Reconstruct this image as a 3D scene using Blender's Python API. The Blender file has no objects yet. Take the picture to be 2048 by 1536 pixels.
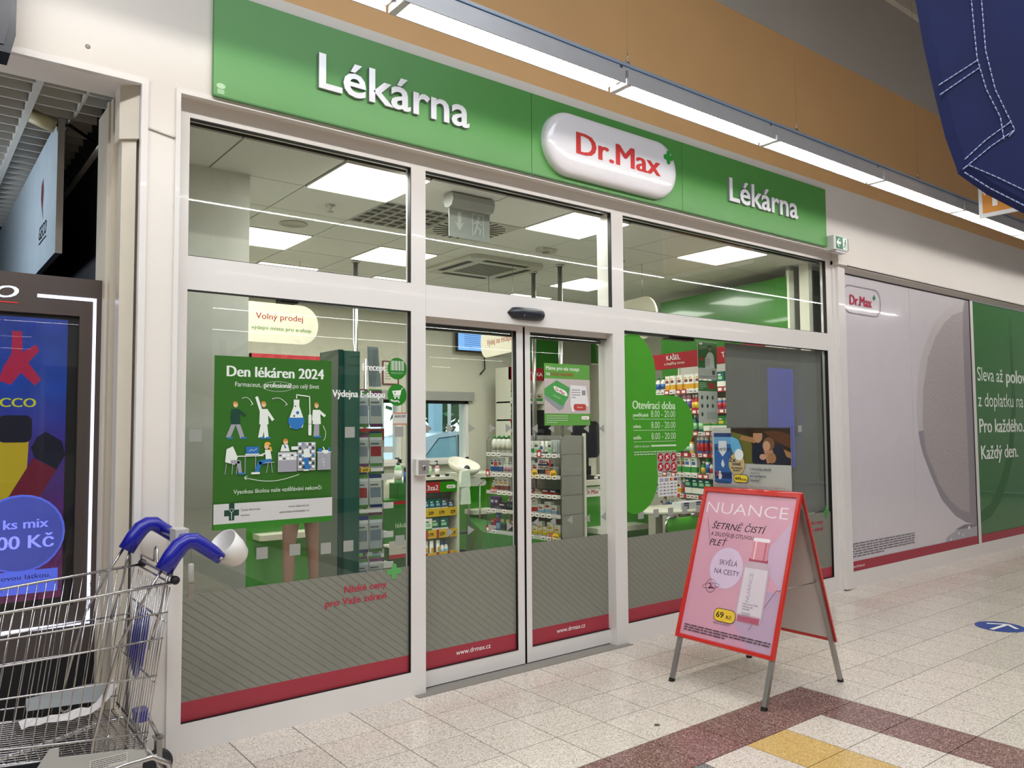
import bpy, math, random
from mathutils import Vector, Matrix
from mathutils.geometry import tessellate_polygon
R = math.radians
random.seed(7)
C = bpy.context.scene.collection
sc = bpy.context.scene
# ---------------------------------------------------------------- camera
cd = bpy.data.cameras.new('camera'); cam = bpy.data.objects.new('camera', cd); C.objects.link(cam)
YAW, PIT, ROL = R(52.066), R(3.151), R(-0.400)
fw = Vector((math.cos(YAW)*math.cos(PIT), math.sin(YAW)*math.cos(PIT), math.sin(PIT)))
r0 = Vector((math.sin(YAW), -math.cos(YAW), 0)); u0 = r0.cross(fw)
rt = math.cos(ROL)*r0 + math.sin(ROL)*u0; up = -math.sin(ROL)*r0 + math.cos(ROL)*u0
M = Matrix((rt, up, -fw)).transposed().to_4x4(); M.translation = (0, 0, 1.55)
cam.matrix_world = M
cd.sensor_width = 36; cd.lens = 1581.9/2048*36; cd.clip_start = .05; cd.clip_end = 300
sc.camera = cam
sc.view_settings.view_transform = 'Standard'; sc.view_settings.look = 'None'
sc.view_settings.gamma = 1; sc.view_settings.exposure = -0.05
sc.view_settings.use_curve_mapping = False
sc.cycles.use_denoising = True
sc.cycles.max_bounces = 8; sc.cycles.diffuse_bounces = 4; sc.cycles.glossy_bounces = 4
sc.cycles.transparent_max_bounces = 24; sc.cycles.sample_clamp_indirect = 6
sc.cycles.caustics_reflective = False; sc.cycles.caustics_refractive = False
# ---------------------------------------------------------------- world and large lights
w = bpy.data.worlds.new('sky'); sc.world = w; w.use_nodes = True
w.node_tree.nodes['Background'].inputs[0].default_value = (.75, .88, 1, 1)
w.node_tree.nodes['Background'].inputs[1].default_value = 2.2
def area(name, loc, sx, sy, power, col=(1, .96, .9), rot=(0, 0, 0)):
    l = bpy.data.lights.new(name, 'AREA'); l.shape = 'RECTANGLE'; l.size = sx; l.size_y = sy; l.energy = power; l.color = col
    o = bpy.data.objects.new(name, l); o.location = loc; o.rotation_euler = rot; C.objects.link(o); return o
ROWS = [3.25, 1.03, -2.1, -5.15, -8.0, -10.8, -13.7]
ROW_Z = 3.575
for s_ in (-1, 1): area('strip_light', (5.0, 3.25, 3.585), 19.0, .016, 118, (1, .97, .93), (R(50)*s_, 0, 0))
for i, y in enumerate(ROWS[1:]): area('strip_light', (5.0, y, 3.561), 19.0, .03, (90, 90, 80, 60, 60, 60)[i], (1, .97, .93))
LP = [(2.315, 4.435), (4.10, 4.435), (5.885, 4.435), (2.315, 6.22), (3.505, 6.22), (5.885, 6.22), (2.91, 7.41), (4.10, 7.41), (5.885, 7.41)]
for x, y in LP:
    area('panel_light', (x, y, 3.078), .56, .56, 19, (1, .985, .93))
area('logo_board_fill', (-.9, 5.6, 2.6), .3, .3, 22, (.8, .9, 1), (0, R(-80), 0))  # added fill aimed at the logo board, separate from the modelled spotlight
area('kiosk_fill', (-.4, 5.4, 2.45), .8, 1.5, 7, (.95, .95, 1), (R(180), 0, 0))  # added upward fill to lift the slatted ceiling; no fixture stands here
area('hall_fill', (-1.0, -.8, 6.1), 12, 3.0, 620, (.86, .93, 1))  # added bluish fill for the upper wall; the closed ceiling has no opening

# ---------------------------------------------------------------- materials
def s2l(c):
    return tuple((v/12.92 if v <= .04045 else ((v+.055)/1.055)**2.4) for v in c)
def hexc(h):
    return s2l(tuple(int(h[i:i+2], 16)/255 for i in (0, 2, 4)))
MC = {}
def mat(h, rough=.5, metal=0, emit=0, var=.04, scale=6, bump=0, coat=0, trans=0):
    key = (h, rough, metal, emit, var, scale, bump, coat, trans)
    if key in MC: return MC[key]
    m = bpy.data.materials.new('m_'+h); m.use_nodes = True; n = m.node_tree.nodes; l = m.node_tree.links
    b = n['Principled BSDF']; c = hexc(h)
    b.inputs['Roughness'].default_value = rough; b.inputs['Metallic'].default_value = metal
    if coat: b.inputs['Coat Weight'].default_value = coat; b.inputs['Coat Roughness'].default_value = .04
    if var or bump:
        tc = n.new('ShaderNodeTexCoord'); nz = n.new('ShaderNodeTexNoise'); nz.inputs['Scale'].default_value = scale; nz.inputs['Detail'].default_value = 4
        l.new(tc.outputs['Object'], nz.inputs['Vector'])
        rp = n.new('ShaderNodeValToRGB'); rp.color_ramp.elements[0].position = .3; rp.color_ramp.elements[1].position = .7
        rp.color_ramp.elements[0].color = tuple(v*(1-var) for v in c)+(1,); rp.color_ramp.elements[1].color = tuple(min(1, v*(1+var)) for v in c)+(1,)
        l.new(nz.outputs[0], rp.inputs[0]); l.new(rp.outputs[0], b.inputs['Base Color'])
        if emit: l.new(rp.outputs[0], b.inputs['Emission Color'])
        if bump:
            bp = n.new('ShaderNodeBump'); bp.inputs['Strength'].default_value = bump; bp.inputs['Distance'].default_value = .01
            l.new(nz.outputs[0], bp.inputs['Height']); l.new(bp.outputs[0], b.inputs['Normal'])
    else:
        b.inputs['Base Color'].default_value = c+(1,); b.inputs['Emission Color'].default_value = c+(1,)
    if emit: b.inputs['Emission Strength'].default_value = emit
    if trans: b.inputs['Alpha'].default_value = 1-trans
    MC[key] = m; return m
def P(h, rough=.35, coat=0): return mat(h, rough, 0, 0, 0, 6, 0, coat)       # printed colour

def glass_mat(name, tint=(.9, .93, .9), refl=.05, rough=0.0, k=.8):
    m = bpy.data.materials.new(name); m.use_nodes = True; n = m.node_tree.nodes; l = m.node_tree.links
    n.remove(n['Principled BSDF']); out = n['Material Output']
    t = n.new('ShaderNodeBsdfTransparent'); t.inputs[0].default_value = tint+(1,)
    g = n.new('ShaderNodeBsdfGlossy'); g.inputs['Roughness'].default_value = rough
    lw = n.new('ShaderNodeLayerWeight'); lw.inputs[0].default_value = .5
    pw = n.new('ShaderNodeMath'); pw.operation = 'POWER'; pw.inputs[1].default_value = 4
    ma = n.new('ShaderNodeMath'); ma.operation = 'MULTIPLY_ADD'; ma.inputs[1].default_value = k; ma.inputs[2].default_value = refl; ma.use_clamp = True
    mx = n.new('ShaderNodeMixShader')
    l.new(lw.outputs['Facing'], pw.inputs[0]); l.new(pw.outputs[0], ma.inputs[0]); l.new(ma.outputs[0], mx.inputs[0])
    l.new(t.outputs[0], mx.inputs[1]); l.new(g.outputs[0], mx.inputs[2]); l.new(mx.outputs[0], out.inputs[0])
    return m
GLASS = glass_mat('shop_glass', (.93, .95, .93), .045)
ACRYL = glass_mat('acrylic', (.90, .91, .90), .02, .05, .3)
def frost_mat():
    m = bpy.data.materials.new('frosted_film'); m.use_nodes = True; n = m.node_tree.nodes; l = m.node_tree.links
    b = n['Principled BSDF']; out = n['Material Output']; b.inputs['Roughness'].default_value = .35
    tc = n.new('ShaderNodeTexCoord'); mp = n.new('ShaderNodeMapping'); mp.inputs['Rotation'].default_value = (0, R(-38), 0)
    wv = n.new('ShaderNodeTexWave'); wv.inputs['Scale'].default_value = 9; wv.bands_direction = 'Z'
    rp = n.new('ShaderNodeValToRGB'); rp.color_ramp.elements[0].position = .03; rp.color_ramp.elements[1].position = .08
    rp.color_ramp.elements[0].color = hexc('8b8a80')+(1,); rp.color_ramp.elements[1].color = hexc('a8a79b')+(1,)
    l.new(tc.outputs['Object'], mp.inputs[0]); l.new(mp.outputs[0], wv.inputs[0]); l.new(wv.outputs['Fac'], rp.inputs[0]); l.new(rp.outputs[0], b.inputs['Base Color'])
    tl = n.new('ShaderNodeBsdfTranslucent'); tl.inputs[0].default_value = hexc('9a9a90')+(1,)
    rf = n.new('ShaderNodeBsdfRefraction'); rf.inputs['IOR'].default_value = 1.25; rf.inputs['Roughness'].default_value = .38; rf.inputs[0].default_value = (.75, .77, .73, 1)
    m1 = n.new('ShaderNodeMixShader'); m1.inputs[0].default_value = .3; m2 = n.new('ShaderNodeMixShader'); m2.inputs[0].default_value = .22
    l.new(b.outputs[0], m1.inputs[1]); l.new(tl.outputs[0], m1.inputs[2]); l.new(m1.outputs[0], m2.inputs[1]); l.new(rf.outputs[0], m2.inputs[2]); l.new(m2.outputs[0], out.inputs[0])
    return m
FROST = frost_mat()
def speckle(name, base, dark, light, rough=.18):
    m = bpy.data.materials.new(name); m.use_nodes = True; n = m.node_tree.nodes; l = m.node_tree.links; b = n['Principled BSDF']
    tc = n.new('ShaderNodeTexCoord'); oi = n.new('ShaderNodeObjectInfo'); ad = n.new('ShaderNodeVectorMath'); ad.operation = 'ADD'
    geo = n.new('ShaderNodeNewGeometry')
    v = n.new('ShaderNodeTexVoronoi'); v.inputs['Scale'].default_value = 210; l.new(geo.outputs['Position'], v.inputs['Vector'])
    nz = n.new('ShaderNodeTexNoise'); nz.inputs['Scale'].default_value = 60; nz.inputs['Detail'].default_value = 3; l.new(geo.outputs['Position'], nz.inputs['Vector'])
    sp = n.new('ShaderNodeSeparateColor'); l.new(v.outputs['Color'], sp.inputs[0])
    rp = n.new('ShaderNodeValToRGB'); e = rp.color_ramp.elements; rp.color_ramp.interpolation = 'LINEAR'
    e[0].position = .08; e[0].color = hexc(dark)+(1,); e[1].position = .30; e[1].color = hexc(base)+(1,)
    x = e.new(.8); x.color = hexc(base)+(1,); y = e.new(.93); y.color = hexc(light)+(1,)
    l.new(sp.outputs[0], rp.inputs[0])
    rp2 = n.new('ShaderNodeValToRGB'); rp2.color_ramp.elements[0].position = .3; rp2.color_ramp.elements[0].color = (.86, .85, .83, 1); rp2.color_ramp.elements[1].position = .65; rp2.color_ramp.elements[1].color = (1, 1, 1, 1)
    l.new(nz.outputs[0], rp2.inputs[0])
    mx = n.new('ShaderNodeMix'); mx.data_type = 'RGBA'; mx.blend_type = 'MULTIPLY'; mx.inputs[0].default_value = 1
    l.new(rp.outputs[0], mx.inputs[6]); l.new(rp2.outputs[0], mx.inputs[7])
    mr = n.new('ShaderNodeMapRange'); mr.inputs[3].default_value = .93; mr.inputs[4].default_value = 1.04; l.new(oi.outputs['Random'], mr.inputs[0])
    mx2 = n.new('ShaderNodeMix'); mx2.data_type = 'RGBA'; mx2.blend_type = 'MULTIPLY'; mx2.inputs[0].default_value = 1
    l.new(mx.outputs[2], mx2.inputs[6]); cmb = n.new('ShaderNodeCombineColor')
    for i in range(3): l.new(mr.outputs[0], cmb.inputs[i])
    l.new(cmb.outputs[0], mx2.inputs[7]); l.new(mx2.outputs[2], b.inputs['Base Color'])
    b.inputs['Roughness'].default_value = rough
    return m
T_WHITE = speckle('terrazzo_cream', 'dcd1c7', 'a89c8c', 'efe9df')
T_BROWN = speckle('terrazzo_brown', '84615d', '4c3432', 'c4a49a')
T_YELL = speckle('terrazzo_yellow', 'd3b06d', 'b89250', 'e2c78c')
T_GREY = speckle('terrazzo_grey', '6f7471', '42484a', 'a5aaa6')

WALL = mat('dcd6cf', .55, var=.02, scale=1.3, bump=.05)
WALL_IN = mat('d8d6c6', .7, var=.02)
FRAME = mat('dedad7', .22, var=.012, scale=3, coat=.3)
BLACK = mat('15161a', .5)
RUB = mat('0b0b0c', .6, var=0)
CHROME = mat('b9b7b6', .22, 1, var=.05, scale=20)
STEEL = mat('a9a7a4', .38, .9, var=.08, scale=9)
GREEN = mat('3f9a1c', .3, var=.02)
SIGNG = mat('4f9146', .42, var=.015, scale=2)
RED = mat('a81d2a', .55, var=.02)
STRIPE = mat('a02f3e', .4, var=.03)
WHITEP = mat('eeeae6', .35, var=.02)
LED = mat('ffffff', .5, emit=6, var=0)

# ---------------------------------------------------------------- mesh helpers
class MB:
    def __init__(s): s.v = []; s.f = []; s.m = []; s.mats = []; s.sm = []
    def mi(s, m):
        if m not in s.mats: s.mats.append(m)
        return s.mats.index(m)
    def add(s, vs, fs, m, smooth=False):
        b = len(s.v); s.v += [tuple(v) for v in vs]; i = s.mi(m)
        for f in fs: s.f.append(tuple(b+k for k in f)); s.m.append(i); s.sm.append(smooth)
        return s
    def box(s, x0, x1, y0, y1, z0, z1, m, T=None):
        vs = [Vector((x, y, z)) for x in (x0, x1) for y in (y0, y1) for z in (z0, z1)]
        if T: vs = [T @ v for v in vs]
        return s.add(vs, [(0, 1, 3, 2), (4, 6, 7, 5), (0, 4, 5, 1), (2, 3, 7, 6), (0, 2, 6, 4), (1, 5, 7, 3)], m)
    def bbox(s, x0, x1, y0, y1, z0, z1, m, b=.004):       # box with chamfered edges in plan and top
        pts = [(x0+b, y0), (x1-b, y0), (x1, y0+b), (x1, y1-b), (x1-b, y1), (x0+b, y1), (x0, y1-b), (x0, y0+b)]
        return s.prism(pts, z0, z1, m)
    def prism(s, pts, z0, z1, m, axis='z', top=None):
        n = len(pts); f = {'z': lambda p, h: (p[0], p[1], h), 'y': lambda p, h: (p[0], h, p[1]), 'x': lambda p, h: (h, p[0], p[1])}[axis]
        vs = [f(p, z0) for p in pts]+[f(p, z1) for p in (top or pts)]
        tri = tessellate_polygon([[Vector((p[0], p[1], 0)) for p in pts]])
        fs = [tuple(t) for t in tri]+[tuple(n+k for k in t[::-1]) for t in tri]+[(i, (i+1) % n, n+(i+1) % n, n+i) for i in range(n)]
        return s.add(vs, fs, m)
    def tube(s, pts, r, m, n=8, closed=False, rs=None):
        pts = [Vector(p) for p in pts]; k = len(pts); rings = []; prev = None
        for i, p in enumerate(pts):
            if closed: d = pts[(i+1) % k]-pts[i-1]
            else: d = pts[min(i+1, k-1)]-pts[max(i-1, 0)]
            if d.length < 1e-9: d = Vector((0, 0, 1))
            d.normalize()
            if prev is None:
                a = Vector((0, 0, 1)) if abs(d.z) < .9 else Vector((1, 0, 0)); prev = d.cross(a).normalized()
            else:
                prev = (prev-d*prev.dot(d))
                prev = prev.normalized() if prev.length > 1e-6 else d.orthogonal().normalized()
            q = d.cross(prev); rr = rs[i] if rs else r
            rings.append([p+(prev*math.cos(2*math.pi*j/n)+q*math.sin(2*math.pi*j/n))*rr for j in range(n)])
        vs = [v for rg in rings for v in rg]; fs = []
        for i in range(k if closed else k-1):
            a = i*n; b = ((i+1) % k)*n
            fs += [(a+j, a+(j+1) % n, b+(j+1) % n, b+j) for j in range(n)]
        if not closed: fs += [tuple(range(n))[::-1], tuple(range((k-1)*n, k*n))]
        return s.add(vs, fs, m, True)
    def lathe(s, prof, m, c=(0, 0, 0), n=16, sx=1, sy=1):
        vs = [(c[0]+r*sx*math.cos(2*math.pi*j/n), c[1]+r*sy*math.sin(2*math.pi*j/n), c[2]+z) for r, z in prof for j in range(n)]
        fs = [(i*n+j, i*n+(j+1) % n, (i+1)*n+(j+1) % n, (i+1)*n+j) for i in range(len(prof)-1) for j in range(n)]
        fs += [tuple(range(n))[::-1], tuple(range((len(prof)-1)*n, len(prof)*n))]
        return s.add(vs, fs, m, True)
    def mesh(s, name):
        me = bpy.data.meshes.new(name); me.from_pydata(s.v, [], s.f)
        for m in s.mats: me.materials.append(m)
        me.polygons.foreach_set('material_index', s.m); me.polygons.foreach_set('use_smooth', s.sm)
        me.update(); return me
    def build(s, name, parent=None, loc=(0, 0, 0), rz=0, rx=0):
        return link(name, s.mesh(name), parent, loc, rz, rx)
def link(name, me, parent=None, loc=(0, 0, 0), rz=0, rx=0):
    o = bpy.data.objects.new(name, me); C.objects.link(o); o.location = loc
    if rz or rx: o.rotation_euler = (rx, 0, rz)
    if parent: o.parent = parent
    return o
def tag(o, label, cat, group=None):
    o['label'] = label; o['category'] = cat
    if group: o['group'] = group
    return o
def thing(name, label, cat, loc=(0, 0, 0), rz=0, group=None):
    return tag(link(name, None, None, loc, rz), label, cat, group)
def struct(name, mb=None, **k):
    o = mb.build(name) if mb else link(name, None)
    o['kind'] = 'structure'; return o
def rrect(cx, cz, w_, h, r, n=6):
    out = []
    for a0, sx, sz in ((0, 1, 1), (90, -1, 1), (180, -1, -1), (270, 1, -1)):
        for i in range(n+1):
            a = R(a0+90*i/n); out.append((cx+sx*(w_/2-r)+r*math.cos(a), cz+sz*(h/2-r)+r*math.sin(a)))
    return out
def ell(cx, cz, rx, rz, n=28, a0=0, a1=360):
    full = abs(a1-a0) >= 360
    return [(cx+rx*math.cos(R(a0+(a1-a0)*i/(n if full else n-1))), cz+rz*math.sin(R(a0+(a1-a0)*i/(n if full else n-1)))) for i in range(n)]
TXC = {}
def glyphs(s, bold, italic):
    k = (s, bold, italic)
    if k not in TXC:
        c = bpy.data.curves.new('t', 'FONT'); c.body = s; c.offset = bold; c.shear = italic; c.resolution_u = 3
        o = bpy.data.objects.new('t', c); m = o.to_mesh()
        vs = [(v.co.x, v.co.y) for v in m.vertices]; fs = [tuple(p.vertices) for p in m.polygons]
        o.to_mesh_clear(); bpy.data.objects.remove(o); bpy.data.curves.remove(c); TXC[k] = (vs, fs)
    return TXC[k]
class Print(MB):
    """Flat print in the x-z plane facing -y; every next layer lies a hair nearer the viewer."""
    def __init__(s, step=.0003): super().__init__(); s.y = 0; s.step = step
    def poly(s, pts, m):
        s.y -= s.step
        tri = tessellate_polygon([[Vector((p[0], p[1], 0)) for p in pts]])
        return s.add([(p[0], s.y, p[1]) for p in pts], [tuple(t) for t in tri], m)
    def rect(s, x0, x1, z0, z1, m): return s.poly([(x0, z0), (x1, z0), (x1, z1), (x0, z1)], m)
    def ell(s, cx, cz, rx, rz, m, n=28): return s.poly(ell(cx, cz, rx, rz, n), m)
    def line(s, pts, w_, m, closed=False):
        s.y -= s.step; k = len(pts)
        for i in range(k if closed else k-1):
            a = Vector(pts[i]); b = Vector(pts[(i+1) % k]); d = (b-a)
            if d.length < 1e-6: continue
            d.normalize(); nn = Vector((-d.y, d.x))*w_/2; a2 = a-d*w_*.2; b2 = b+d*w_*.2
            s.add([(q.x, s.y, q.y) for q in (a2-nn, b2-nn, b2+nn, a2+nn)], [(0, 1, 2, 3)], m)
        return s
    def text(s, t, x, z, h, m, w_=None, bold=0.0, italic=0.0, align='l', rot=0, ref='H', same=True):
        """h = capital height; w_ = total width to fit (else natural)."""
        if bold > 0:
            kk = h/.70
            for q in (-.6, .6): s.text(t, x+q*bold*kk*math.cos(R(rot)), z+q*bold*kk*math.sin(R(rot)), h, m, w_, 0, italic, align, rot)
            bold = 0
        vs, fs = glyphs(t, bold, italic)
        if not vs: return s
        s.y -= s.step
        k = h/.70; x0 = min(v[0] for v in vs); x1 = max(v[0] for v in vs)
        kx = (w_/(x1-x0)) if w_ else k*.92
        wd = (x1-x0)*kx; ox = {'l': 0, 'c': -wd/2, 'r': -wd}[align]; cr, sr = math.cos(R(rot)), math.sin(R(rot))
        out = []
        for a, b in vs:
            px = (a-x0)*kx+ox; pz = b*k; out.append((x+px*cr-pz*sr, s.y, z+px*sr+pz*cr))
        return s.add(out, fs, m)
    def greek(s, x0, x1, z0, z1, rows, m, th=.35, seed=1):           # tiny unreadable small print
        rn = random.Random(seed); dz = (z1-z0)/rows
        s.y -= s.step
        for i in range(rows):
            x = x0; zz = z1-(i+.5)*dz
            xe = x1 if i < rows-1 else x0+(x1-x0)*.5
            while x < xe:
                ln = (x1-x0)*rn.uniform(.03, .09); e = min(x+ln, xe)
                s.add([(x, s.y, zz-dz*th/2), (e, s.y, zz-dz*th/2), (e, s.y, zz+dz*th/2), (x, s.y, zz+dz*th/2)], [(0, 1, 2, 3)], m); x = e+(x1-x0)*.012
        return s
def raised_text(t, x, z, h, w_, depth, m, side, bold=.045):
    vs, fs = glyphs(t, bold, 0); k = h/.70; x0 = min(v[0] for v in vs); x1 = max(v[0] for v in vs); kx = w_/(x1-x0)
    mb = MB(); n = len(vs); q = [(x+(a-x0)*kx, z+b*k) for a, b in vs]
    mb.add([(a, -depth, b) for a, b in q], fs, m)
    from collections import Counter
    ed = Counter()
    for f in fs:
        for i in range(len(f)): ed[tuple(sorted((f[i], f[(i+1) % len(f)])))] += 1
    be = [e for e, c in ed.items() if c == 1]
    mb.add([(a, -depth, b) for a, b in q]+[(a, 0, b) for a, b in q], [(e[0], e[1], n+e[1], n+e[0]) for e in be], side)
    return mb
def capsule_logo(pr, cx, cz, w_, redm=None, outline=False, fill='f1eee8'):
    h = w_*.33; 
    if outline: pr.line(rrect(cx, cz, w_, h*1.15, h*.5, 8), w_*.012, P('8e8a94'), True)
    else: pr.poly(rrect(cx, cz, w_, h, h*.499, 8), P(fill))
    rm = redm or P('b5243a')
    pr.text('Dr.Max', cx-w_*.33, cz-h*.22, h*.42, rm, w_*.58, bold=.05)
    a = w_*.035; px, pz = cx+w_*.325, cz+h*.23; g = P('23803a')
    pr.rect(px-a, px+a, pz-a*.38, pz+a*.38, g); pr.rect(px-a*.38, px+a*.38, pz-a, pz+a, g)

# ================================================================ STRUCTURE
YW, YF, YG, YD = 3.96, 4.04, 4.062, 4.122
ORANGE = mat('deb07a', .6, var=.03, scale=1.5)
GREYW = mat('b9b4ae', .7, var=.03, scale=1.2)
wf = struct('wall_front')
hd = MB(); hd.prism([(-4, 3.2), (.89, 3.2), (1.05, 3.2), (7.03, 3.2), (7.03, 3.085), (16, 3.085), (16, 3.824), (-4, 3.824)], YW, 4.24, WALL, 'y'); hd.build('white_plaster', wf)
MB().box(-4, 16, YW+.003, 4.24, 3.824, 5.06, ORANGE).build('orange_band', wf)
MB().box(-4, 16, YW, 4.24, 5.06, 6.15, GREYW).build('grey_plaster', wf)
MB().box(.89, 1.05, YW, 4.24, 0, 3.2, WALL).build('pier', wf)
# trims round the openings
t1 = MB(); t1.box(-4, .905, YW-.012, YW+.02, 3.185, 3.215, FRAME); t1.box(.875, .905, YW-.012, YW+.02, 0, 3.185, FRAME); struct('trim_1', t1)
t2 = MB(); t2.box(1.03, 7.03, YW-.012, YW+.02, 3.185, 3.21, FRAME); t2.box(1.03, 1.052, YW-.012, YF, 0, 3.185, FRAME); struct('trim_2', t2)
t3 = MB(); t3.add([(.905, YW-.004, 2.985), (1.03, YW-.004, 2.965), (1.03, YW-.016, 2.962), (.905, YW-.010, 2.98)], [(0, 1, 2, 3)], mat('8b8178', .7)); struct('trim_3', t3)
sc_ = MB(); sc_.lathe([(.012, 0), (.008, .004), (.003, .005)], mat('9a9088', .7), n=7); o = sc_.build('wall_screw', None, (.645, YW, 3.30), 0, R(90)); tag(o, 'small grey screw plug left in the white plaster above the kiosk opening', 'screw')
# jamb of the opening on the left, with boxed duct
jb = MB(); JM = mat('cfc4b2', .4, var=.03); jb.box(.81, .895, 4.24, 4.60, 0, 3.2, JM); jb.box(.80, .81, 4.30, 4.34, 0, 3.2, JM); struct('trim_4', jb)
du = thing('cable_duct', 'beige boxed cable duct running up the jamb beside the kiosk', 'duct', (.85, 4.1, 0))
MB().prism([(-.03, -.02), (.025, -.06), (.025, .02), (-.03, .06)], 0, 2.95, mat('d2c8b7', .25, var=.03)).build('duct_lower', du)
MB().prism([(-.045, -.03), (.03, -.09), (.03, .03), (-.045, .07)], 2.94, 3.2, mat('d6cdbf', .4, var=.03)).build('duct_cover', du)
# floor
fl = struct('floor')
MB().box(-8, 20, -20, 4.05, -.06, -.006, mat('3c362f', .9)).build('screed', fl)
MB().box(1.05, 10, 4.05, 9.0, -.06, 0, mat('b4b2aa', .35, var=.04)).build('shop_floor', fl)
MB().box(-4, 1.05, 4.05, 8.5, -.06, 0, mat('24252b', .5)).build('kiosk_floor', fl)
MB().box(2.42, 4.19, 3.99, 4.20, -.008, .004, mat('86827b', .6)).build('threshold', fl)
TP = .3265; X0, Y0 = 4.29, 2.738
def tile_mesh(m):
    g = .0026; return MB().box(g, TP-g, g, TP-g, -.01, 0, m).mesh('tile')
TM = {k: tile_mesh(m) for k, m in (('w', T_WHITE), ('b', T_BROWN), ('y', T_YELL), ('g', T_GREY))}
def tile_kind(i, j):          # i: column from the brown corner (0 = band), j: row (0 = band)
    if i > 0 or j > 0: return 'w'
    if i == 0 or j == 0: return 'b'
    a, b = -i, -j
    if a in (1, 3) or b in (3,): return 'w'
    if a == 2: return 'y' if b < 3 else 'w'
    if a == 4: return 'g'
    return 'w' if (a+b) % 2 else 'y'
tiles = []; rest = []
for i in range(-16, 45):
    for j in range(-24, 5):
        x = X0+(i-1)*TP; y = Y0+(j-1)*TP; c = Vector((x+TP/2, y+TP/2, 0))-Vector((0, 0, 1.55))
        z = c.dot(fw)
        k = tile_kind(i, j)
        if z > .3:
            px = 1024+1581.9*c.dot(rt)/z; py = 768-1581.9*c.dot(up)/z
            vis = -80 < px < 2130 and py < 1620
        else: vis = False
        (tiles if vis else rest).append((z, x, y, k))
tiles.sort(); rest += tiles[300:]; tiles = tiles[:300]
for z, x, y, k in tiles: link('tile', TM[k], fl, (x, y, 0))
rm = {}
for z, x, y, k in rest:
    mb = rm.setdefault(k, MB()); g = .0026; mb.box(x+g, x+TP-g, y+g, y+TP-g, -.01, 0, {'w': T_WHITE, 'b': T_BROWN, 'y': T_YELL, 'g': T_GREY}[k])
for k, mb in rm.items():
    o = mb.build('distant_tiles', fl); o['kind'] = 'stuff'
# big hall shell
struct('ceiling', MB().box(-8, 20, -20, 4.24, 6.15, 6.3, mat('9c9892', .8)))
MB().box(-8, 20, 3.90, 3.96, 6.02, 6.15, mat('cfc9bf', .6)).build('cornice', bpy.data.objects['ceiling'])
struct('wall_back', MB().box(-8, 20, -20.2, -20, 0, 6.3, mat('c9c2b6', .8)))
struct('wall_left', MB().box(-8.2, -8, -20, 9, 0, 6.3, mat('c4bdb2', .8)))
struct('wall_right', MB().box(20, 20.2, -20, 9, 0, 6.3, mat('c4bdb2', .8)))
# kiosk recess shell (dark)
DK = mat('0a0d18', .6, var=.1)
kr = MB(); kr.box(-3, -2.9, 4.24, 8, 0, 3.4, DK); kr.box(-3, 1.0, 8, 8.1, 0, 3.4, DK); kr.box(.86, 1.03, 4.62, 8, 0, 3.4, DK); kr.box(-3, 1.05, 4.24, 8.1, 3.42, 3.5, mat('2a2b2c', .8)); struct('wall_kiosk', kr)
cg = struct('ceiling_grid')
SL = mat('bcbab4', .6)
sm = MB().box(0, .03, 4.26, 7.9, 3.26, 3.32, SL).mesh('slat'); sw = MB().box(0, .012, 4.26, 7.9, 3.27, 3.32, SL).mesh('slat')
for i in range(14): link('slat', sm if i % 2 == 0 else sw, cg, (-2.2+i*.225, 0, 0))
sn = MB().box(-2.6, .85, 0, .012, 3.27, 3.32, SL).mesh('slat')
for i in range(26): link('slat', sn, cg, (0, 4.32+i*.14, 0))

# shop shell
sh = MB(); sh.box(8.6, 8.7, 4.3, 9.1, 0, 3.3, WALL_IN); struct('wall_shop_right', sh)
wb = MB(); WX = [(4.62, 5.17), (5.52, 6.24)]
wb.prism([(1.0, 0), (9, 0), (9, 3.3), (1.0, 3.3)], 9.0, 9.002, WALL_IN, 'y') if 0 else None
def wall_with_holes(mb, x0, x1, z0, z1, y0, y1, holes, m):
    xs = sorted({x0, x1, *[h[0] for h in holes], *[h[1] for h in holes]})
    for a, b in zip(xs, xs[1:]):
        hs = [h for h in holes if h[0] <= a+1e-6 and h[1] >= b-1e-6]
        if not hs: mb.box(a, b, y0, y1, z0, z1, m)
        else:
            mb.box(a, b, y0, y1, z0, hs[0][2], m); mb.box(a, b, y0, y1, hs[0][3], z1, m)
HZ = (1.10, 1.92)
wall_with_holes(wb, 1.0, 9.0, 0, 3.3, 9.0, 9.25, [(4.62, 5.20)+HZ, (5.50, 6.26)+HZ], WALL_IN); struct('wall_shop_back', wb)
struct('wall_shop_left', MB().box(1.0, 1.1, 4.62, 9.0, 0, 3.3, WALL_IN))
struct('wall_pillar', MB().box(1.1, 1.665, 4.72, 5.25, 0, 3.1, mat('c9c9c0', .7)))
GW = mat('2f7a22', .35, var=.03)
for i, (a, b) in enumerate(((4.62, 5.20), (5.50, 6.26))):
    wn = struct('window_%d' % (11+i)); f = MB()
    f.box(a, a+.05, 9.02, 9.09, *HZ, WHITEP); f.box(b-.05, b, 9.02, 9.09, *HZ, WHITEP); f.box(a, b, 9.02, 9.09, HZ[0], HZ[0]+.05, WHITEP); f.box(a, b, 9.02, 9.09, HZ[1]-.04, HZ[1], BLACK)
    f.build('window_frame', wn); MB().box(a, b, 8.93, 9.02, HZ[0]-.03, HZ[0], WHITEP).build('window_sill', wn)
    MB().box(a+.05, b-.05, 9.05, 9.056, HZ[0]+.05, HZ[1]-.04, GLASS).build('window_pane', wn)
    MB().box(a-.05, b+.05, 8.94, 9.0, HZ[1]+.0, HZ[1]+.12, mat('a5a5a0', .5)).build('blind_box', wn)
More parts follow.
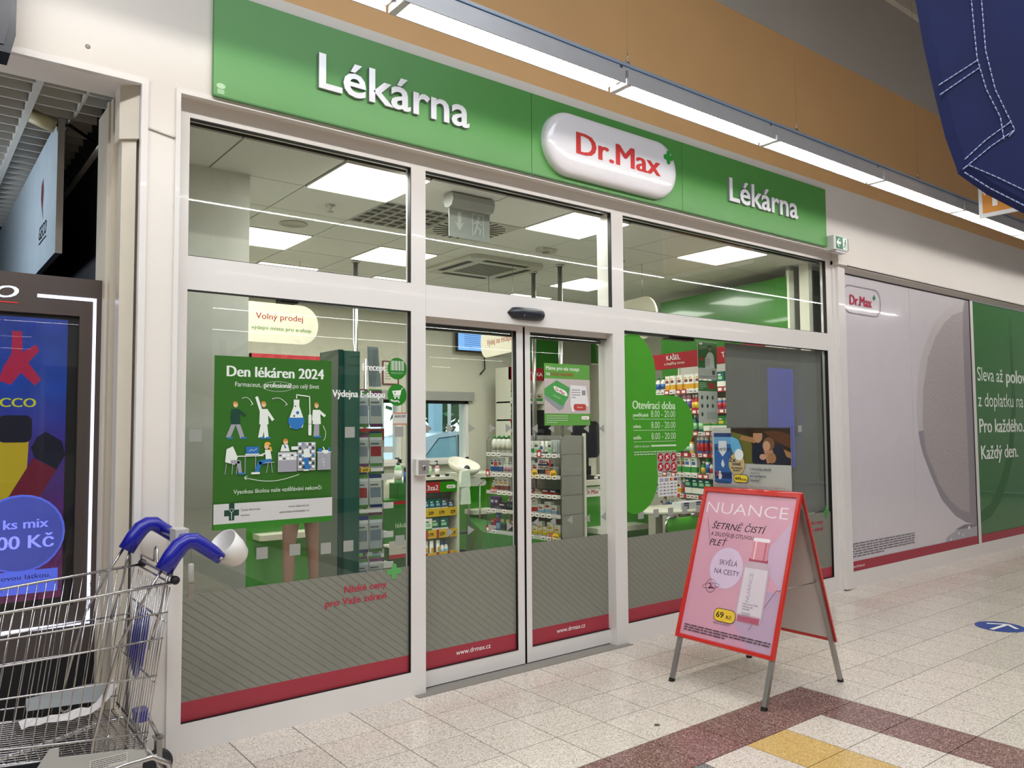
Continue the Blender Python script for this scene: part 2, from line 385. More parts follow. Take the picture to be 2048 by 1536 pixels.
# shop ceiling: grid + tiles
ceil = struct('ceiling_shop')
MB().box(1.0, 8.7, 4.24, 9.1, 3.108, 3.2, mat('55534d', .8)).build('ceiling_slab', ceil)
CT = .595; cx0, cy0 = 2.0175, 4.1375
CTM = mat('deded9', .85, var=.03, scale=40)
cm = MB().box(.005, CT-.005, .005, CT-.005, 3.10, 3.11, CTM).mesh('ceiling_tile')
lamp_cells = {(round((x-.2975-cx0)/CT), round((y-.2975-cy0)/CT)) for x, y in LP}
vent_cells = {(1, 1), (2, 1), (3, 2)}
for i in range(-2, 11):
    for j in range(0, 8):
        if (i, j) in lamp_cells or (i, j) in {(1, 1), (2, 1)}: continue
        link('ceiling_tile', cm, ceil, (cx0+i*CT, cy0+j*CT, 0))
names = ['square white ceiling light in the shop, %s of the row nearest the glass', 'square white ceiling light in the shop, %s of the middle row', 'square white ceiling light in the shop, %s of the row nearest the back wall']
lf = MB().box(-.285, .285, -.285, .285, 3.094, 3.112, WHITEP).mesh('light_frame'); ld = MB().box(-.28, .28, -.28, .28, 3.088, 3.0945, mat('fffaf0', .5, emit=3, var=0)).mesh('diffuser')
for k, (x, y) in enumerate(LP):
    t = thing('ceiling_light', names[k//3] % ('left', 'middle', 'right')[k % 3], 'light', (x, y, 0), 0, 'square ceiling lights in the shop')
    link('light_frame', lf, t); link('diffuser', ld, t)

# ---------------------------------------------------------------- shop front glazing
w1 = struct('window_1')     # left bay
f = MB(); f.box(1.052, 1.12, YF, 4.10, 0, 3.11, FRAME); f.build('left_post', w1)
MB().box(2.394, 2.495, YF, 4.10, 0, 3.11, FRAME).build('middle_post', w1)
MB().box(1.052, 7.03, YF, 4.10, 3.11, 3.2, FRAME).build('head_rail', w1)
MB().box(1.12, 2.394, YF, 4.10, 2.244, 2.412, FRAME).build('transom_rail', w1)
MB().box(1.12, 2.394, YF, 4.10, 0, .139, FRAME).build('bottom_rail', w1)
def pane(par, x0, x1, z0, z1, y=YG, gasket=True):
    MB().box(x0, x1, y, y+.008, z0, z1, GLASS).build('glass_pane', par)
    if gasket:
        g = MB(); a = .005; y0, y1 = y-.0205, y+.011
        g.box(x1-a, x1, y0, y1, z0, z1, RUB); g.box(x0, x1, y0, y1, z1-a, z1, RUB); g.box(x0, x1, y0, y1, z0, z0+a*.6, RUB); g.build('gasket', par)
pane(w1, 1.12, 2.394, .139, 2.244); pane(w1, 1.12, 2.394, 2.412, 3.11)
w2 = struct('window_2')     # transom above the doors
MB().box(2.495, 4.075, YF-.004, 4.19, 2.222, 2.412, FRAME).build('door_head', w2); pane(w2, 2.495, 4.075, 2.412, 3.11)
MB().box(2.495, 4.075, 4.165, 4.20, 2.16, 2.224, mat('4b4b49', .5)).build('track_cover', w2)
w3 = struct('window_3')     # right bay
MB().box(4.075, 4.195, YF, 4.19, 0, 3.11, FRAME).build('middle_post', w3); MB().box(6.94, 7.03, YF, 4.10, 0, 3.11, FRAME).build('right_post', w3)
MB().box(4.195, 6.94, YF, 4.10, 2.256, 2.418, FRAME).build('transom_rail', w3); MB().box(4.195, 6.94, YF, 4.10, 0, .139, FRAME).build('bottom_rail', w3)
pane(w3, 4.195, 6.94, .139, 2.256); pane(w3, 4.195, 6.94, 2.418, 3.11)
# films and glazing stripes
def film(x0, x1, z0, z1, m, par, y, name): MB().box(x0, x1, y, y+.0006, z0, z1, m).build(name, par)
film(1.125, 2.389, .235, .746, FROST, w1, YG-.003, 'frosted_film'); film(1.125, 2.389, .142, .235, STRIPE, w1, YG-.003, 'red_stripe')
film(4.2, 6.935, .235, .746, FROST, w3, YG-.003, 'frosted_film'); film(4.2, 6.935, .142, .235, STRIPE, w3, YG-.003, 'red_stripe')
film(5.47, 6.93, .746, 2.25, mat('8b8a86', .3, var=.05, scale=1.5), w3, YG+.05, 'grey_board')
MARK = mat('94968f', .6)
def marks(par, pts, y, kind, s=.03):
    for x, z in pts:
        p = Print()
        if kind == 'sq': p.rect(x-s, x+s, z-s, z+s, MARK)
        elif kind == 'r': p.poly([(x-.024, z-.03), (x+.028, z), (x-.024, z+.03)], MARK)
        else: p.poly([(x+.024, z-.03), (x+.024, z+.03), (x-.028, z)], MARK)
        p.build('glass_mark', par, (0, y, 0))
marks(w1, [(1.175, 1.522), (1.355, 1.522), (1.53, 1.522), (1.704, 1.522), (2.011, 1.53), (2.325, 1.53)], YG-.001, 'sq')
marks(w1, [(1.315, .915), (1.517, .91), (1.695, .91), (1.871, .90), (2.005, .90), (2.332, .90)], YG-.001, 'sq')
marks(w3, [(4.363+.165*i, .90) for i in range(6)]+[(6.469, 1.52)], YG-.001, 'sq')
# sliding door leaves
for n, (x0, x1, s0, s1) in enumerate(((2.45, 3.293, 2.46, 3.235), (3.308, 4.15, 3.355, 4.085))):
    d = struct('door_%d' % (n+1)); f = MB()
    z1 = 2.25
    f.box(x0, s0, YD-.018, YD+.03, .01, z1, FRAME) if n else None
    f.box(s0, s1, YD-.018, YD+.03, 2.19, z1, FRAME); f.box(s0, s1, YD-.018, YD+.03, .01, .107, FRAME); f.box(s1, x1, YD-.018, YD+.03, .01, z1, FRAME)
    f.build('door_frame', d); MB().box(x0-.002 if n else x1, x0 if n else x1+.003, YD-.02, YD+.03, .01, z1, RUB).build('rubber_seal', d)
    pane(d, s0, s1, .107, 2.19, YD)
    film(s0+.005, s1-.005, .212, .78, FROST, d, YD-.003, 'frosted_film'); film(s0+.005, s1-.005, .11, .212, STRIPE, d, YD-.003, 'red_stripe')
    p = Print(); p.text('www.drmax.cz', (2.76, 3.58)[n], .155, .03, P('f4f0ee'), .263, bold=.01); p.build('web_address', d, (0, YD-.0035, 0))
    if n == 0:
        marks(d, [(2.564, 1.547), (2.72, 1.547), (2.883, 1.547), (3.049, 1.547), (3.18, 1.547), (2.72, .908), (2.876, .908), (3.036, .908), (3.185, .908)], YD-.001, 'r')
    else: marks(d, [(3.405, 1.543), (3.552, 1.543), (3.723, 1.541), (3.88, 1.54), (4.029, 1.539), (3.407, .915), (3.56, .912), (3.713, .908), (3.879, .904), (4.037, .906)], YD-.001, 'l')
# pilaster, right-hand panels
pl = MB(); pl.box(7.03, 7.07, YF-.02, 4.14, 0, 3.12, FRAME); pl.box(7.07, 7.19, 3.99, 4.14, .012, 3.10, FRAME); struct('trim_5', pl)
w4 = struct('window_4'); f = MB()
f.box(7.19, 16, YF, 4.10, 0, .148, FRAME); f.box(7.19, 16, YF, 4.10, 3.035, 3.1, FRAME); f.box(10.09, 10.165, YF-.003, 4.10, .148, 3.035, FRAME); f.build('panel_frame', w4)
g = MB(); g.box(7.19, 16, YW-.006, YW+.02, 3.085, 3.10, FRAME); g.build('head_trim', w4)
gk = MB(); gk.box(7.19, 10.09, YF-.001, YF+.02, 3.026, 3.036, RUB); gk.box(10.08, 10.09, YF-.001, YF+.02, .148, 3.03, RUB); gk.build('gasket', w4)

# ================================================================ SIGN BOARD
sg = thing('shop_sign', 'long green fascia sign reading Lékárna above the pharmacy front', 'sign', (0, 3.93, 0))
for a, b in ((1.199, 3.238), (3.242, 4.742), (4.746, 6.785)):
    MB().box(a, b, 0, .028, 3.207, 3.747, SIGNG).build('sign_panel', sg)
MB().box(1.199, 6.785, -.004, .0, 3.203, 3.212, mat('2c6a2b', .5)).build('sign_edge', sg)
LT = mat('e9e9ee', .12, var=0, coat=.6); LS = mat('8d9296', .5)
for x in (1.746, 5.309):
    raised_text('Lékárna', x, 3.388, .19, .985, .02, LT, LS, .016).build('sign_lettering', sg)
p = Print(); p.poly(ell(1.235, 3.262, .022, .014), P('a5c9a0')); p.rect(1.218, 1.252, 3.222, 3.245, P('8fb98a')); p.build('maker_mark', sg)
# capsule
cp = thing('logo_sign', 'bulging white capsule sign reading Dr.Max with a green plus', 'sign', (0, 3.93, 0))
cb = MB(); N = 10; W_, H_ = 1.30, .43; rings = []
prof = [(1.0, 0), (1.0, .02), (.985, .04), (.94, .056), (.86, .066), (.74, .071), (.5, .074)]
for s, yy in prof:
    ins = (1-s)*H_/2; rings.append([(x, -yy, z) for x, z in rrect(3.97, 3.458, W_-2*ins, H_-2*ins, (H_/2-ins)*.998, N)])
nn = len(rings[0]); vs = [v for r_ in rings for v in r_]
fs = [(i*nn+j, i*nn+(j+1) % nn, (i+1)*nn+(j+1) % nn, (i+1)*nn+j) for i in range(len(rings)-1) for j in range(nn)]+[tuple(range((len(rings)-1)*nn, len(rings)*nn))]
cb.add(vs, fs, mat('e4e2e8', .12, var=0, coat=.5), True); cb.build('capsule_body', cp)
p = Print(); p.y = -.0755
p.text('Dr.Max', 3.575, 3.393, .152, P('c9403f', .15, .5), .83, bold=.06)
px, pz = 4.50, 3.555
for q in ((px-.052, px+.052, pz-.019, pz+.019), (px-.019, px+.019, pz-.052, pz+.052)): p.poly(rrect((q[0]+q[1])/2, (q[2]+q[3])/2, q[1]-q[0], q[3]-q[2], .017, 4), P('2f9a3c', .15))
p.build('logo_print', cp)

# ================================================================ RIGHT BOARDS
bd = thing('advertising_board', 'glossy white wall board with a huge grey tablet picture and Dr.Max logo', 'board', (0, YF+.006, 0))
BW = mat('cfc9cf', .14, var=.015, coat=.5)
for a, b in ((7.195, 8.588), (8.592, 10.08)): MB().box(a, b, 0, .02, .15, 3.027, BW).build('board_panel', bd)
p = Print(.0004)
lens_o = [(9.973, 3.02), (9.640, 2.917), (9.328, 2.792), (9.064, 2.600), (8.841, 2.305), (8.723, 2.023), (8.683, 1.748), (8.701, 1.475), (8.798, 1.218), (8.978, .974), (9.188, .723), (9.512, .519), (9.788, .421), (10.075, .374), (10.075, 3.02)]
lens_i = [(9.973, 3.02), (9.905, 2.884), (9.631, 2.817), (9.405, 2.701), (9.182, 2.532), (8.978, 2.275), (8.845, 1.935), (8.805, 1.566), (8.860, 1.253), (8.988, 1.093), (9.135, .892), (9.389, .696), (9.658, .57), (9.907, .525), (10.075, .50), (10.075, 3.0)]
p.poly(lens_o, P('bdb6b8')); 
p.poly([(8.70, 1.475), (8.74, 1.34), (8.798, 1.218), (8.978, .974), (9.188, .723), (9.512, .519), (9.788, .421), (10.075, .374), (10.075, .6), (9.5, .8), (9.1, 1.15), (8.88, 1.5)], P('8f8990'))
p.poly(lens_i, mat('a59d9d', .5, var=.10, scale=38, bump=.4))
p.poly([(9.973, 3.02), (9.902, 2.839), (9.887, 2.159), (9.908, 1.366), (9.90, .53), (10.075, .40), (10.075, 3.02)], P('8e868c'))
p.poly([(10.075, .374), (9.6, .36), (9.3, .30), (9.25, .245), (10.075, .245)], P('a9a4ad')); p.poly([(10.075, .38), (9.75, .40), (9.5, .36), (9.9, .35), (10.075, .36)], P('7c767c'))
for x, z, r_ in ((9.856, .355, .03), (9.583, .315, .02), (9.686, .286, .018), (9.381, .262, .02)): p.ell(x, z, r_, r_*.7, P('dcd9df'))
p.greek(7.226, 8.53, .275, .42, 6, P('6d6870'), .45)
p.rect(7.195, 10.08, .15, .243, P('9e2739')); p.text('www.drmax.cz', 7.24, .183, .026, P('f0e8ea'), .25)
capsule_logo(p, 7.605, 2.79, .72, P('b22444'), outline=True)
p.build('board_print', bd)
gb = thing('advertising_billboard', 'glossy green wall board with white Czech slogan about half price', 'board', (0, YF+.006, 0))
MB().box(10.17, 13.1, 0, .02, .15, 3.03, mat('2e6b2f', .16, var=.02, coat=.4)).build('board_panel', gb)
p = Print(.0004); WT = P('dfe6dc')
p.poly([(10.17, .39), (10.45, .42), (10.77, .594), (11.05, .883), (11.204, 1.118), (11.35, 1.7), (11.35, 2.9), (11.25, 2.9), (11.25, 1.8), (11.08, 1.2), (10.8, .85), (10.5, .6), (10.17, .5)], P('2a5f29'))
p.text('Sleva až', 10.245, 2.075, .17, WT, .75); p.text('polovinu', 11.10, 2.075, .17, WT, .98, bold=.055)
p.text('z doplatku na léky.', 10.235, 1.765, .17, WT, 1.9); p.text('Pro každého.', 10.245, 1.45, .17, WT, 1.35, bold=.055); p.text('Každý den.', 10.26, 1.13, .17, WT, 1.1, bold=.055)
p.rect(10.17, 13.1, .15, .243, P('9e2739')); p.build('board_print', gb)
struct('trim_6', MB().box(13.1, 16, YF, YF+.05, .148, 3.035, WALL))

# ================================================================ HALL LIGHT ROW
HS = mat('b4b4b8', .4, .3); BLU = mat('5f8fc4', .4)
def lum_mesh():
    m = MB(); L = 1.49
    m.box(0, L, -.077, -.070, 3.572, 3.602, HS); m.box(0, L, .070, .077, 3.572, 3.602, HS); m.prism([(-.075, 3.60), (-.075, 3.655), (-.03, 3.672), (-.03, 3.70), (.03, 3.70), (.03, 3.672), (.075, 3.655), (.075, 3.60)], 0, L, HS, 'x')
    return m.mesh('housing')
hm = lum_mesh(); dm = MB().box(.03, 1.46, -.066, .066, 3.589, 3.60, mat('fffdf8', .5, emit=2.6, var=0)).mesh('diffuser')
em = MB().box(-.01, .03, -.07, .07, 3.57, 3.61, mat('c8c8cc', .4)).mesh('end_cap')
lv = MB()
for i in range(36): lv.box(.05+i*.04, .0515+i*.04, -.066, .066, 3.574, 3.582, mat('d8d8d8', .4))
lvm = lv.mesh('louvre')
ordn = ['first', 'second', 'third', 'fourth', 'fifth', 'sixth', 'seventh', 'eighth', 'ninth', 'tenth', 'eleventh', 'twelfth']
for k in range(10):
    t = thing('strip_lamp', 'white fluorescent strip lamp in the row before the sign, %s from the left' % ordn[k], 'light', (.335+1.515*(k), 3.25, 0), 0, 'strip lamps hanging in front of the shop')
    link('housing', hm, t); link('diffuser', dm, t); link('end_cap', em, t); link('louvre', lvm, t)
tr = thing('lighting_rail', 'long grey suspended rail carrying the strip lamps, with a blue cable', 'rail', (0, 3.25, 0))
MB().box(-3, 15.6, -.028, .028, 3.70, 3.73, mat('a8a8ac', .4, .3)).build('rail', tr); MB().tube([(-3, -.032, 3.706), (15.6, -.032, 3.706)], .003, BLU).build('cable', tr)
wr = MB().tube([(0, 0, 3.73), (.006, 0, 3.75), (-.006, 0, 3.77), (.006, 0, 3.79), (0, 0, 3.81)], .004, STEEL, 5).tube([(0, 0, 3.81), (0, 0, 6.15)], .0008, mat('8a7a66', .6), 4).mesh('hanger_wire'); hk = MB().tube([(-.03, 0, 3.73), (-.012, 0, 3.755), (.012, 0, 3.755), (.03, 0, 3.73)], .006, STEEL, 6).mesh('hook')
for x in (.0, 1.72, 3.437, 5.24, 7.145, 9.0, 11, 13): link('hanger_wire', wr, tr, (x, 0, 0)); link('hook', hk, tr, (x, 0, 0))
# rows behind the camera (seen as reflections in the glass)
rl = MB(); rl.box(0, 14, -.07, .07, 3.60, 3.66, HS); rl.box(0, 14, -.05, .05, 3.590, 3.60, mat('fffdf8', .5, emit=1.0, var=0)); rl.box(0, 14, -.07, -.062, 3.565, 3.60, HS); rl.box(0, 14, .062, .07, 3.565, 3.60, HS)
for i in range(260): rl.box(i*.054, i*.054+.012, -.062, .062, 3.563, 3.585, mat('d8d8d8', .4))
for i in range(10): rl.box(i*1.515-.01, i*1.515+.02, -.066, .066, 3.568, 3.61, HS)
rlm = rl.mesh('row_lamp')
for k, y in enumerate(ROWS[1:]+[-16.4, -18.6]):
    o = link('row_lamp', rlm, None, (-1.5-.6*k, y, 0)); tag(o, 'long ceiling strip lamp behind the camera, mirrored in the shop glass, row %s' % ordn[k], 'light', 'strip lamp rows mirrored in the glass')
    for x in (2, 7, 12): MB().tube([(x, 0, 3.66), (x, 0, 6.15)], .003, BLACK, 4).build('hanger_wire', o)

# ================================================================ SMALL FACADE THINGS
# exit sign
ex = thing('exit_sign', 'small green and white emergency exit sign box beside the pharmacy sign', 'sign', (6.92, 3.96, 3.245))
MB().bbox(-.12, .125, -.10, 0, -.065, .065, mat('dedede', .4), .01).build('housing', ex)
p = Print(); p.rect(-.10, .118, -.058, .058, P('1d6b50')); W = P('eef2ee')
p.poly([(-.09, 0), (-.05, .04), (-.035, .04), (-.06, .012), (-.015, .012), (-.015, -.012), (-.06, -.012), (-.035, -.04), (-.05, -.04)], W)
p.rect(.02, .10, -.055, .055, W); p.ell(.066, .033, .010, .011, P('1d6b50')); p.line([(.063, .02), (.055, -.01)], .016, P('1d6b50')); p.line([(.04, .0), (.055, .014), (.075, .008), (.085, -.008)], .007, P('1d6b50')); p.line([(.056, -.01), (.075, -.025), (.07, -.045)], .009, P('1d6b50')); p.line([(.054, -.01), (.045, -.03), (.028, -.035)], .009, P('1d6b50')); p.rect(.10, .106, -.055, .055, P('1d6b50'))
p.build('pictogram', ex, (0, -.1005, 0))
MB().box(-.08, .10, -.09, -.02, -.085, -.065, mat('cfcfd2', .4)).build('lamp_cover', ex)
# door sensor
sn_ = MB(); rr = []
for i in range(9):
    t = i/8; x = -.16+.32*t; s = math.sqrt(max(0, 1-abs(2*t-1)**5))*.98+.02
    rr.append([(x, -.055*s*math.cos(a)-.0 if math.cos(a) > 0 else 0, .042*s*math.sin(a)) for a in [2*math.pi*j/14 for j in range(14)]])
sn_.add([v for q in rr for v in q], [(i*14+j, i*14+(j+1) % 14, (i+1)*14+(j+1) % 14, (i+1)*14+j) for i in range(8) for j in range(14)]+[tuple(range(14)), tuple(range(112, 126))], mat('1c222c', .3, var=.03), True)
ds = thing('door_sensor', 'black rounded motion sensor above the sliding doors', 'sensor', (3.27, YF-.004, 2.297)); sn_.build('sensor_body', ds)
MB().lathe([(.006, 0), (.006, .003)], mat('5a6470', .3), n=10).build('sensor_eye', ds, (-.06, -.053, -.02), 0, R(90))
# key switch box
ks = thing('key_switch', 'small white key switch box with round lock on the door post', 'switch', (2.452, YF, 1.322))
MB().bbox(-.046, .046, -.045, 0, -.047, .047, mat('d9d6d2', .35), .008).build('housing', ks)
MB().box(-.034, .036, -.048, -.045, -.04, .04, mat('b7b4b0', .3, .6)).build('face_plate', ks)
MB().lathe([(.012, 0), (.012, .006), (.009, .008)], CHROME, n=14).build('lock_cylinder', ks, (0, -.048, 0), 0, R(90)); MB().box(-.002, .002, -.058, -.055, -.018, .006, RUB).build('keyhole', ks)

# ---- stickers and posters on the glass
po = thing('window_poster', 'green poster reading Den lékáren 2024 with little figures, taped inside left pane', 'poster', (0, YG-.004, 0))
MB().box(1.262, 1.898, 0, .001, 1.048, 1.925, mat('2d641b', .35, var=.03)).build('sheet', po)
p = Print(.0001); X = lambda u: 1.262+u*.636
VM = [(0, 0), (.14, .118), (.20, .178), (.50, .478), (.55, .50), (.775, .685), (.84, .745), (.885, .80), (.90, .85), (.905, .853), (.922, .89), (.925, .898), (.928, .90), (.949, .93), (.962, .95), (.965, .967), (1, 1)]
def Z(v):
    for (a, b), (c_, d_) in zip(VM, VM[1:]):
        if v <= c_+1e-9: return 1.925-.877*(b+(d_-b)*(v-a)/(c_-a))
    return 1.048
#     # u, v: 0..1 over the sheet
L_ = P('dde3dc'); BL = P('2b6fb0'); GY = P('9a9aa2'); NV = P('173f34'); SK = P('d8b48c'); HR = P('c4823c')
p.text('Den lékáren 2024', X(.10), Z(.14), .055, L_, .525, bold=.055)
p.text('Farmaceut,', X(.165), Z(.198), .024, L_, .135); p.text('profesionál', X(.405), Z(.20), .026, L_, .145, bold=.05); p.text('po celý život', X(.655), Z(.20), .024, L_, .145)
p.line([(x, z) for x, z in ell(X(.52), Z(.193), .082, .026)], .0016, L_, True)
def fig(cx, foot, h, coat, legs, stride=0, armup=0, hair=HR, sit=False):
    hd_ = foot+h
    if not sit:
        p.line([(cx, foot+h*.5), (cx-stride, foot+.006)], h*.12, legs); p.line([(cx+.005, foot+h*.5), (cx+stride, foot+.006)], h*.12, legs)
        p.rect(cx-stride-.004, cx-stride+.022, foot-.004, foot+.006, BL); p.rect(cx+stride-.004, cx+stride+.022, foot-.004, foot+.006, BL)
    p.poly([(cx-h*.11, foot+h*.80), (cx+h*.11, foot+h*.80), (cx+h*.14, foot+h*.38), (cx-h*.12, foot+h*.38)], coat)
    p.line([(cx+h*.08, foot+h*.76), (cx+h*.26, foot+h*(.62 if not armup else .5))], h*.08, coat); p.line([(cx-h*.08, foot+h*.76), (cx-h*(.1 if not armup else .2), foot+h*(.5 if not armup else 1.12))], h*.08, coat)
    p.ell(cx, hd_-h*.08, h*.065, h*.075, SK, 12); p.poly(ell(cx-h*.01, hd_-h*.045, h*.07, h*.06, 12, 0, 180), hair)
fig(X(.17), Z(.50), .185, NV, GY, .035); fig(X(.40), Z(.505), .19, L_, L_, .016, 1); fig(X(.86), Z(.50), .185, L_, GY, .006)
for a, b, zz in ((.22, .31, .268), (.47, .60, .268)):
    q = [(X(a+(b-a)*i/8), Z(zz-.02*math.sin(math.pi*i/8)+.004*i)) for i in range(9)]; p.line(q, .003, L_); e = q[-1]; p.line([(e[0]-.011, e[1]+.009), e, (e[0]-.012, e[1]-.006)], .003, L_)
p.poly([(X(.655), Z(.27)), (X(.705), Z(.27)), (X(.705), Z(.31)), (X(.75), Z(.40)), (X(.735), Z(.44)), (X(.68), Z(.452)), (X(.625), Z(.44)), (X(.61), Z(.40)), (X(.655), Z(.31))], L_)
p.poly([(X(.61), Z(.38)), (X(.75), Z(.38)), (X(.75), Z(.41)), (X(.72), Z(.445)), (X(.68), Z(.453)), (X(.635), Z(.445)), (X(.608), Z(.41))], BL)
p.ell(X(.69), Z(.35), .009, .009, BL, 12); p.ell(X(.66), Z(.37), .005, .005, NV, 10); p.ell(X(.67), Z(.31), .004, .004, NV, 10)
p.line([(X(.68), Z(.262)), (X(.68), Z(.24)), (X(.795), Z(.25)), (X(.80), Z(.36))], .006, L_); p.poly(rrect(X(.80), Z(.425), .018, .115, .008, 4), L_); p.line([(X(.785), Z(.42)), (X(.815), Z(.42))], .002, NV)
p.line([(X(.92), Z(.43)), (X(.945), Z(.47)), (X(.94), Z(.51)), (X(.925), Z(.55))], .003, L_)
# lower row
for u in (.10, .155, .19, .25, .335): p.line([(X(u), Z(.65 if u not in (.10, .19) else .70)), (X(u-.01 if u < .2 else u), Z(.775))], .004, GY)
p.poly([(X(.10), Z(.60)), (X(.15), Z(.58)), (X(.19), Z(.66)), (X(.165), Z(.71)), (X(.09), Z(.69))], L_); p.line([(X(.14), Z(.69)), (X(.20), Z(.69)), (X(.21), Z(.765))], .018, GY); p.rect(X(.195), X(.25), Z(.78), Z(.768), BL)
p.rect(X(.14), X(.40), Z(.655), Z(.648), L_); p.rect(X(.255), X(.36), Z(.635), Z(.585), P('2a6bb0')); p.rect(X(.25), X(.365), Z(.645), Z(.636), L_); p.line([(X(.28), Z(.62)), (X(.30), Z(.605)), (X(.315), Z(.615)), (X(.345), Z(.60))], .002, L_)
p.ell(X(.425), Z(.585), .013, .016, SK, 12); p.poly(ell(X(.432), Z(.575), .018, .016, 12, 0, 180), P('d9a83f')); p.line([(X(.455), Z(.59)), (X(.465), Z(.62))], .010, P('d9a83f'))
p.poly([(X(.41), Z(.61)), (X(.455), Z(.61)), (X(.47), Z(.68)), (X(.42), Z(.685))], L_); p.line([(X(.43), Z(.63)), (X(.36), Z(.652))], .007, L_); p.line([(X(.46), Z(.69)), (X(.37), Z(.70)), (X(.345), Z(.765))], .022, BL); p.rect(X(.30), X(.37), Z(.782), Z(.768), L_)
p.line([(X(.44), Z(.705)), (X(.425), Z(.775))], .004, GY); p.line([(X(.465), Z(.705)), (X(.475), Z(.775))], .004, GY); p.rect(X(.41), X(.49), Z(.705), Z(.698), GY)
p.rect(X(.52), X(.685), Z(.775), Z(.63), GY); p.rect(X(.525), X(.68), Z(.69), Z(.635), P('cfd2d2')); 
for i in range(9): p.rect(X(.53+.034*(i % 5)), X(.552+.034*(i % 5)), Z(.66 if i < 5 else .685), Z(.648 if i < 5 else .672), P('3a4750') if i % 3 == 0 else P('eceeee'))
p.poly([(X(.54), Z(.625)), (X(.555), Z(.575)), (X(.605), Z(.575)), (X(.62), Z(.625))], L_); p.ell(X(.585), Z(.555), .013, .015, SK, 12); p.poly(ell(X(.583), Z(.548), .014, .013, 12, 0, 180), HR); p.line([(X(.575), Z(.58)), (X(.585), Z(.60))], .007, BL); p.rect(X(.635), X(.69), Z(.615), Z(.59), L_)
p.rect(X(.69), X(.85), Z(.77), Z(.56), P('b4b6ba'))
for r_ in range(7):
    p.rect(X(.695), X(.845), Z(.587+.028*r_), Z(.584+.028*r_), P('5d6568'))
    for c_ in range(5): p.rect(X(.70+.029*c_), X(.722+.029*c_), Z(.583+.028*r_), Z(.567+.028*r_), P(('eef0f0', '2b6fb0', 'eef0f0', '2f3a42')[(r_*3+c_*5) % 4]))
p.poly([(X(.735), Z(.60)), (X(.79), Z(.61)), (X(.80), Z(.67)), (X(.745), Z(.68))], L_); p.ell(X(.748), Z(.59), .014, .016, GY, 12); p.line([(X(.765), Z(.68)), (X(.77), Z(.76))], .024, BL); p.rect(X(.74), X(.785), Z(.773), Z(.762), L_)
p.rect(X(.865), X(1-.015), Z(.77), Z(.64), GY); p.rect(X(.86), X(.99), Z(.64), Z(.634), L_); p.poly(ell(X(.94), Z(.622), .022, .02, 12, 180, 360), L_); p.line([(X(.93), Z(.622)), (X(.915), Z(.60))], .006, L_); p.rect(X(.87), X(.905), Z(.633), Z(.61), BL); p.rect(X(.962), X(.98), Z(.633), Z(.60), BL)
p.line([(X(.915+.012*math.cos(a)), Z(.70)-.012*math.sin(a)*1.0) for a in [i*.6 for i in range(11)]], .002, L_); p.line([(X(.925), Z(.70)), (X(.925), Z(.745))], .002, L_)
q = [(X(.24+.46*i/12), Z(.80+.032*math.sin(math.pi*i/12)-.006*i/12)) for i in range(13)]; p.line(q, .003, L_); p.line([(q[0][0]+.014, q[0][1]+.008), q[0], (q[0][0]+.010, q[0][1]-.012)], .003, L_)
p.text('Vysokou školou naše vzdělávání nekončí', X(.155), Z(.885), .022, L_, .475)
p.rect(X(0), X(1), Z(.965), Z(.905), P('c9c9c8')); p.rect(X(0), X(1), Z(1), Z(.965), P('2d7a1e'))
p.rect(X(.083), X(.20), Z(.945), Z(.922), NV); p.rect(X(.12), X(.163), Z(.962), Z(.905), NV); p.line([(X(.141), Z(.958)), (X(.141), Z(.93))], .003, L_); p.line(ell(X(.141), Z(.923), .009, .009, 12), .002, L_, True)
p.text('Česká lékárnická', X(.215), Z(.928), .011, P('4a4a4a'), .10); p.text('komora', X(.215), Z(.949), .011, P('4a4a4a'), .045)
p.text('www.lekarnici.cz', X(.79), Z(.925), .012, P('4a4a4a'), .115, align='r'); p.text('www.lekarnickekapky.cz', X(.79), Z(.948), .012, P('4a4a4a'), .165, align='r')
p.build('poster_print', po)
# lettering films on the left pane
st = thing('window_lettering', 'white lettering reading Erecept with green barcode disc on left pane', 'sticker', (0, YG-.002, 0))
p = Print(.0001); WH = P('e6e8e4'); GD = P('23791f')
p.text('Erecept', 2.088, 1.882, .040, WH, .146, bold=.05)
p.ell(2.312, 1.899, .064, .064, GD)
for i in range(12): p.rect(2.270+i*.0075, 2.270+i*.0075+(.0022, .0042, .003)[i % 3], 1.888, 1.945, WH)
p.text('ERECEPT', 2.272, 1.868, .010, P('a5c4a0'), .082); p.build('lettering', st)
st = thing('window_lettering', 'white lettering reading Výdejna E-shopu with green cart disc on left pane', 'sticker', (0, YG-.002, 0))
p = Print(.0001); p.text('Výdejna E-shopu', 1.905, 1.727, .040, WH, .325, bold=.05); p.ell(2.312, 1.745, .064, .064, GD)
p.poly([(2.278, 1.768), (2.338, 1.774), (2.330, 1.742), (2.288, 1.742)], WH); p.line([(2.332, 1.745), (2.338, 1.775), (2.352, 1.79)], .004, WH); p.rect(2.288, 2.33, 1.733, 1.739, WH); p.ell(2.298, 1.727, .005, .005, WH, 10); p.ell(2.322, 1.727, .005, .005, WH, 10)
p.rect(2.292, 2.302, 1.756, 1.760, GD); p.rect(2.295, 2.299, 1.752, 1.764, GD); p.line([(2.27, 1.716), (2.29, 1.708), (2.318, 1.710), (2.325, 1.702)], .008, WH); p.build('lettering', st)
st = thing('alarm_sticker', 'small transparent security sticker with orange bars on left pane', 'sticker', (0, YG-.002, 0))
p = Print(.0001); p.rect(2.285, 2.378, 1.577, 1.64, P('c6c9c2')); p.rect(2.285, 2.378, 1.634, 1.643, P('c0806a')); p.rect(2.285, 2.378, 1.570, 1.579, P('c0806a')); p.text('ALKOM', 2.293, 1.613, .015, P('2a2a2a'), .075, bold=.045, italic=.2); p.build('lettering', st)
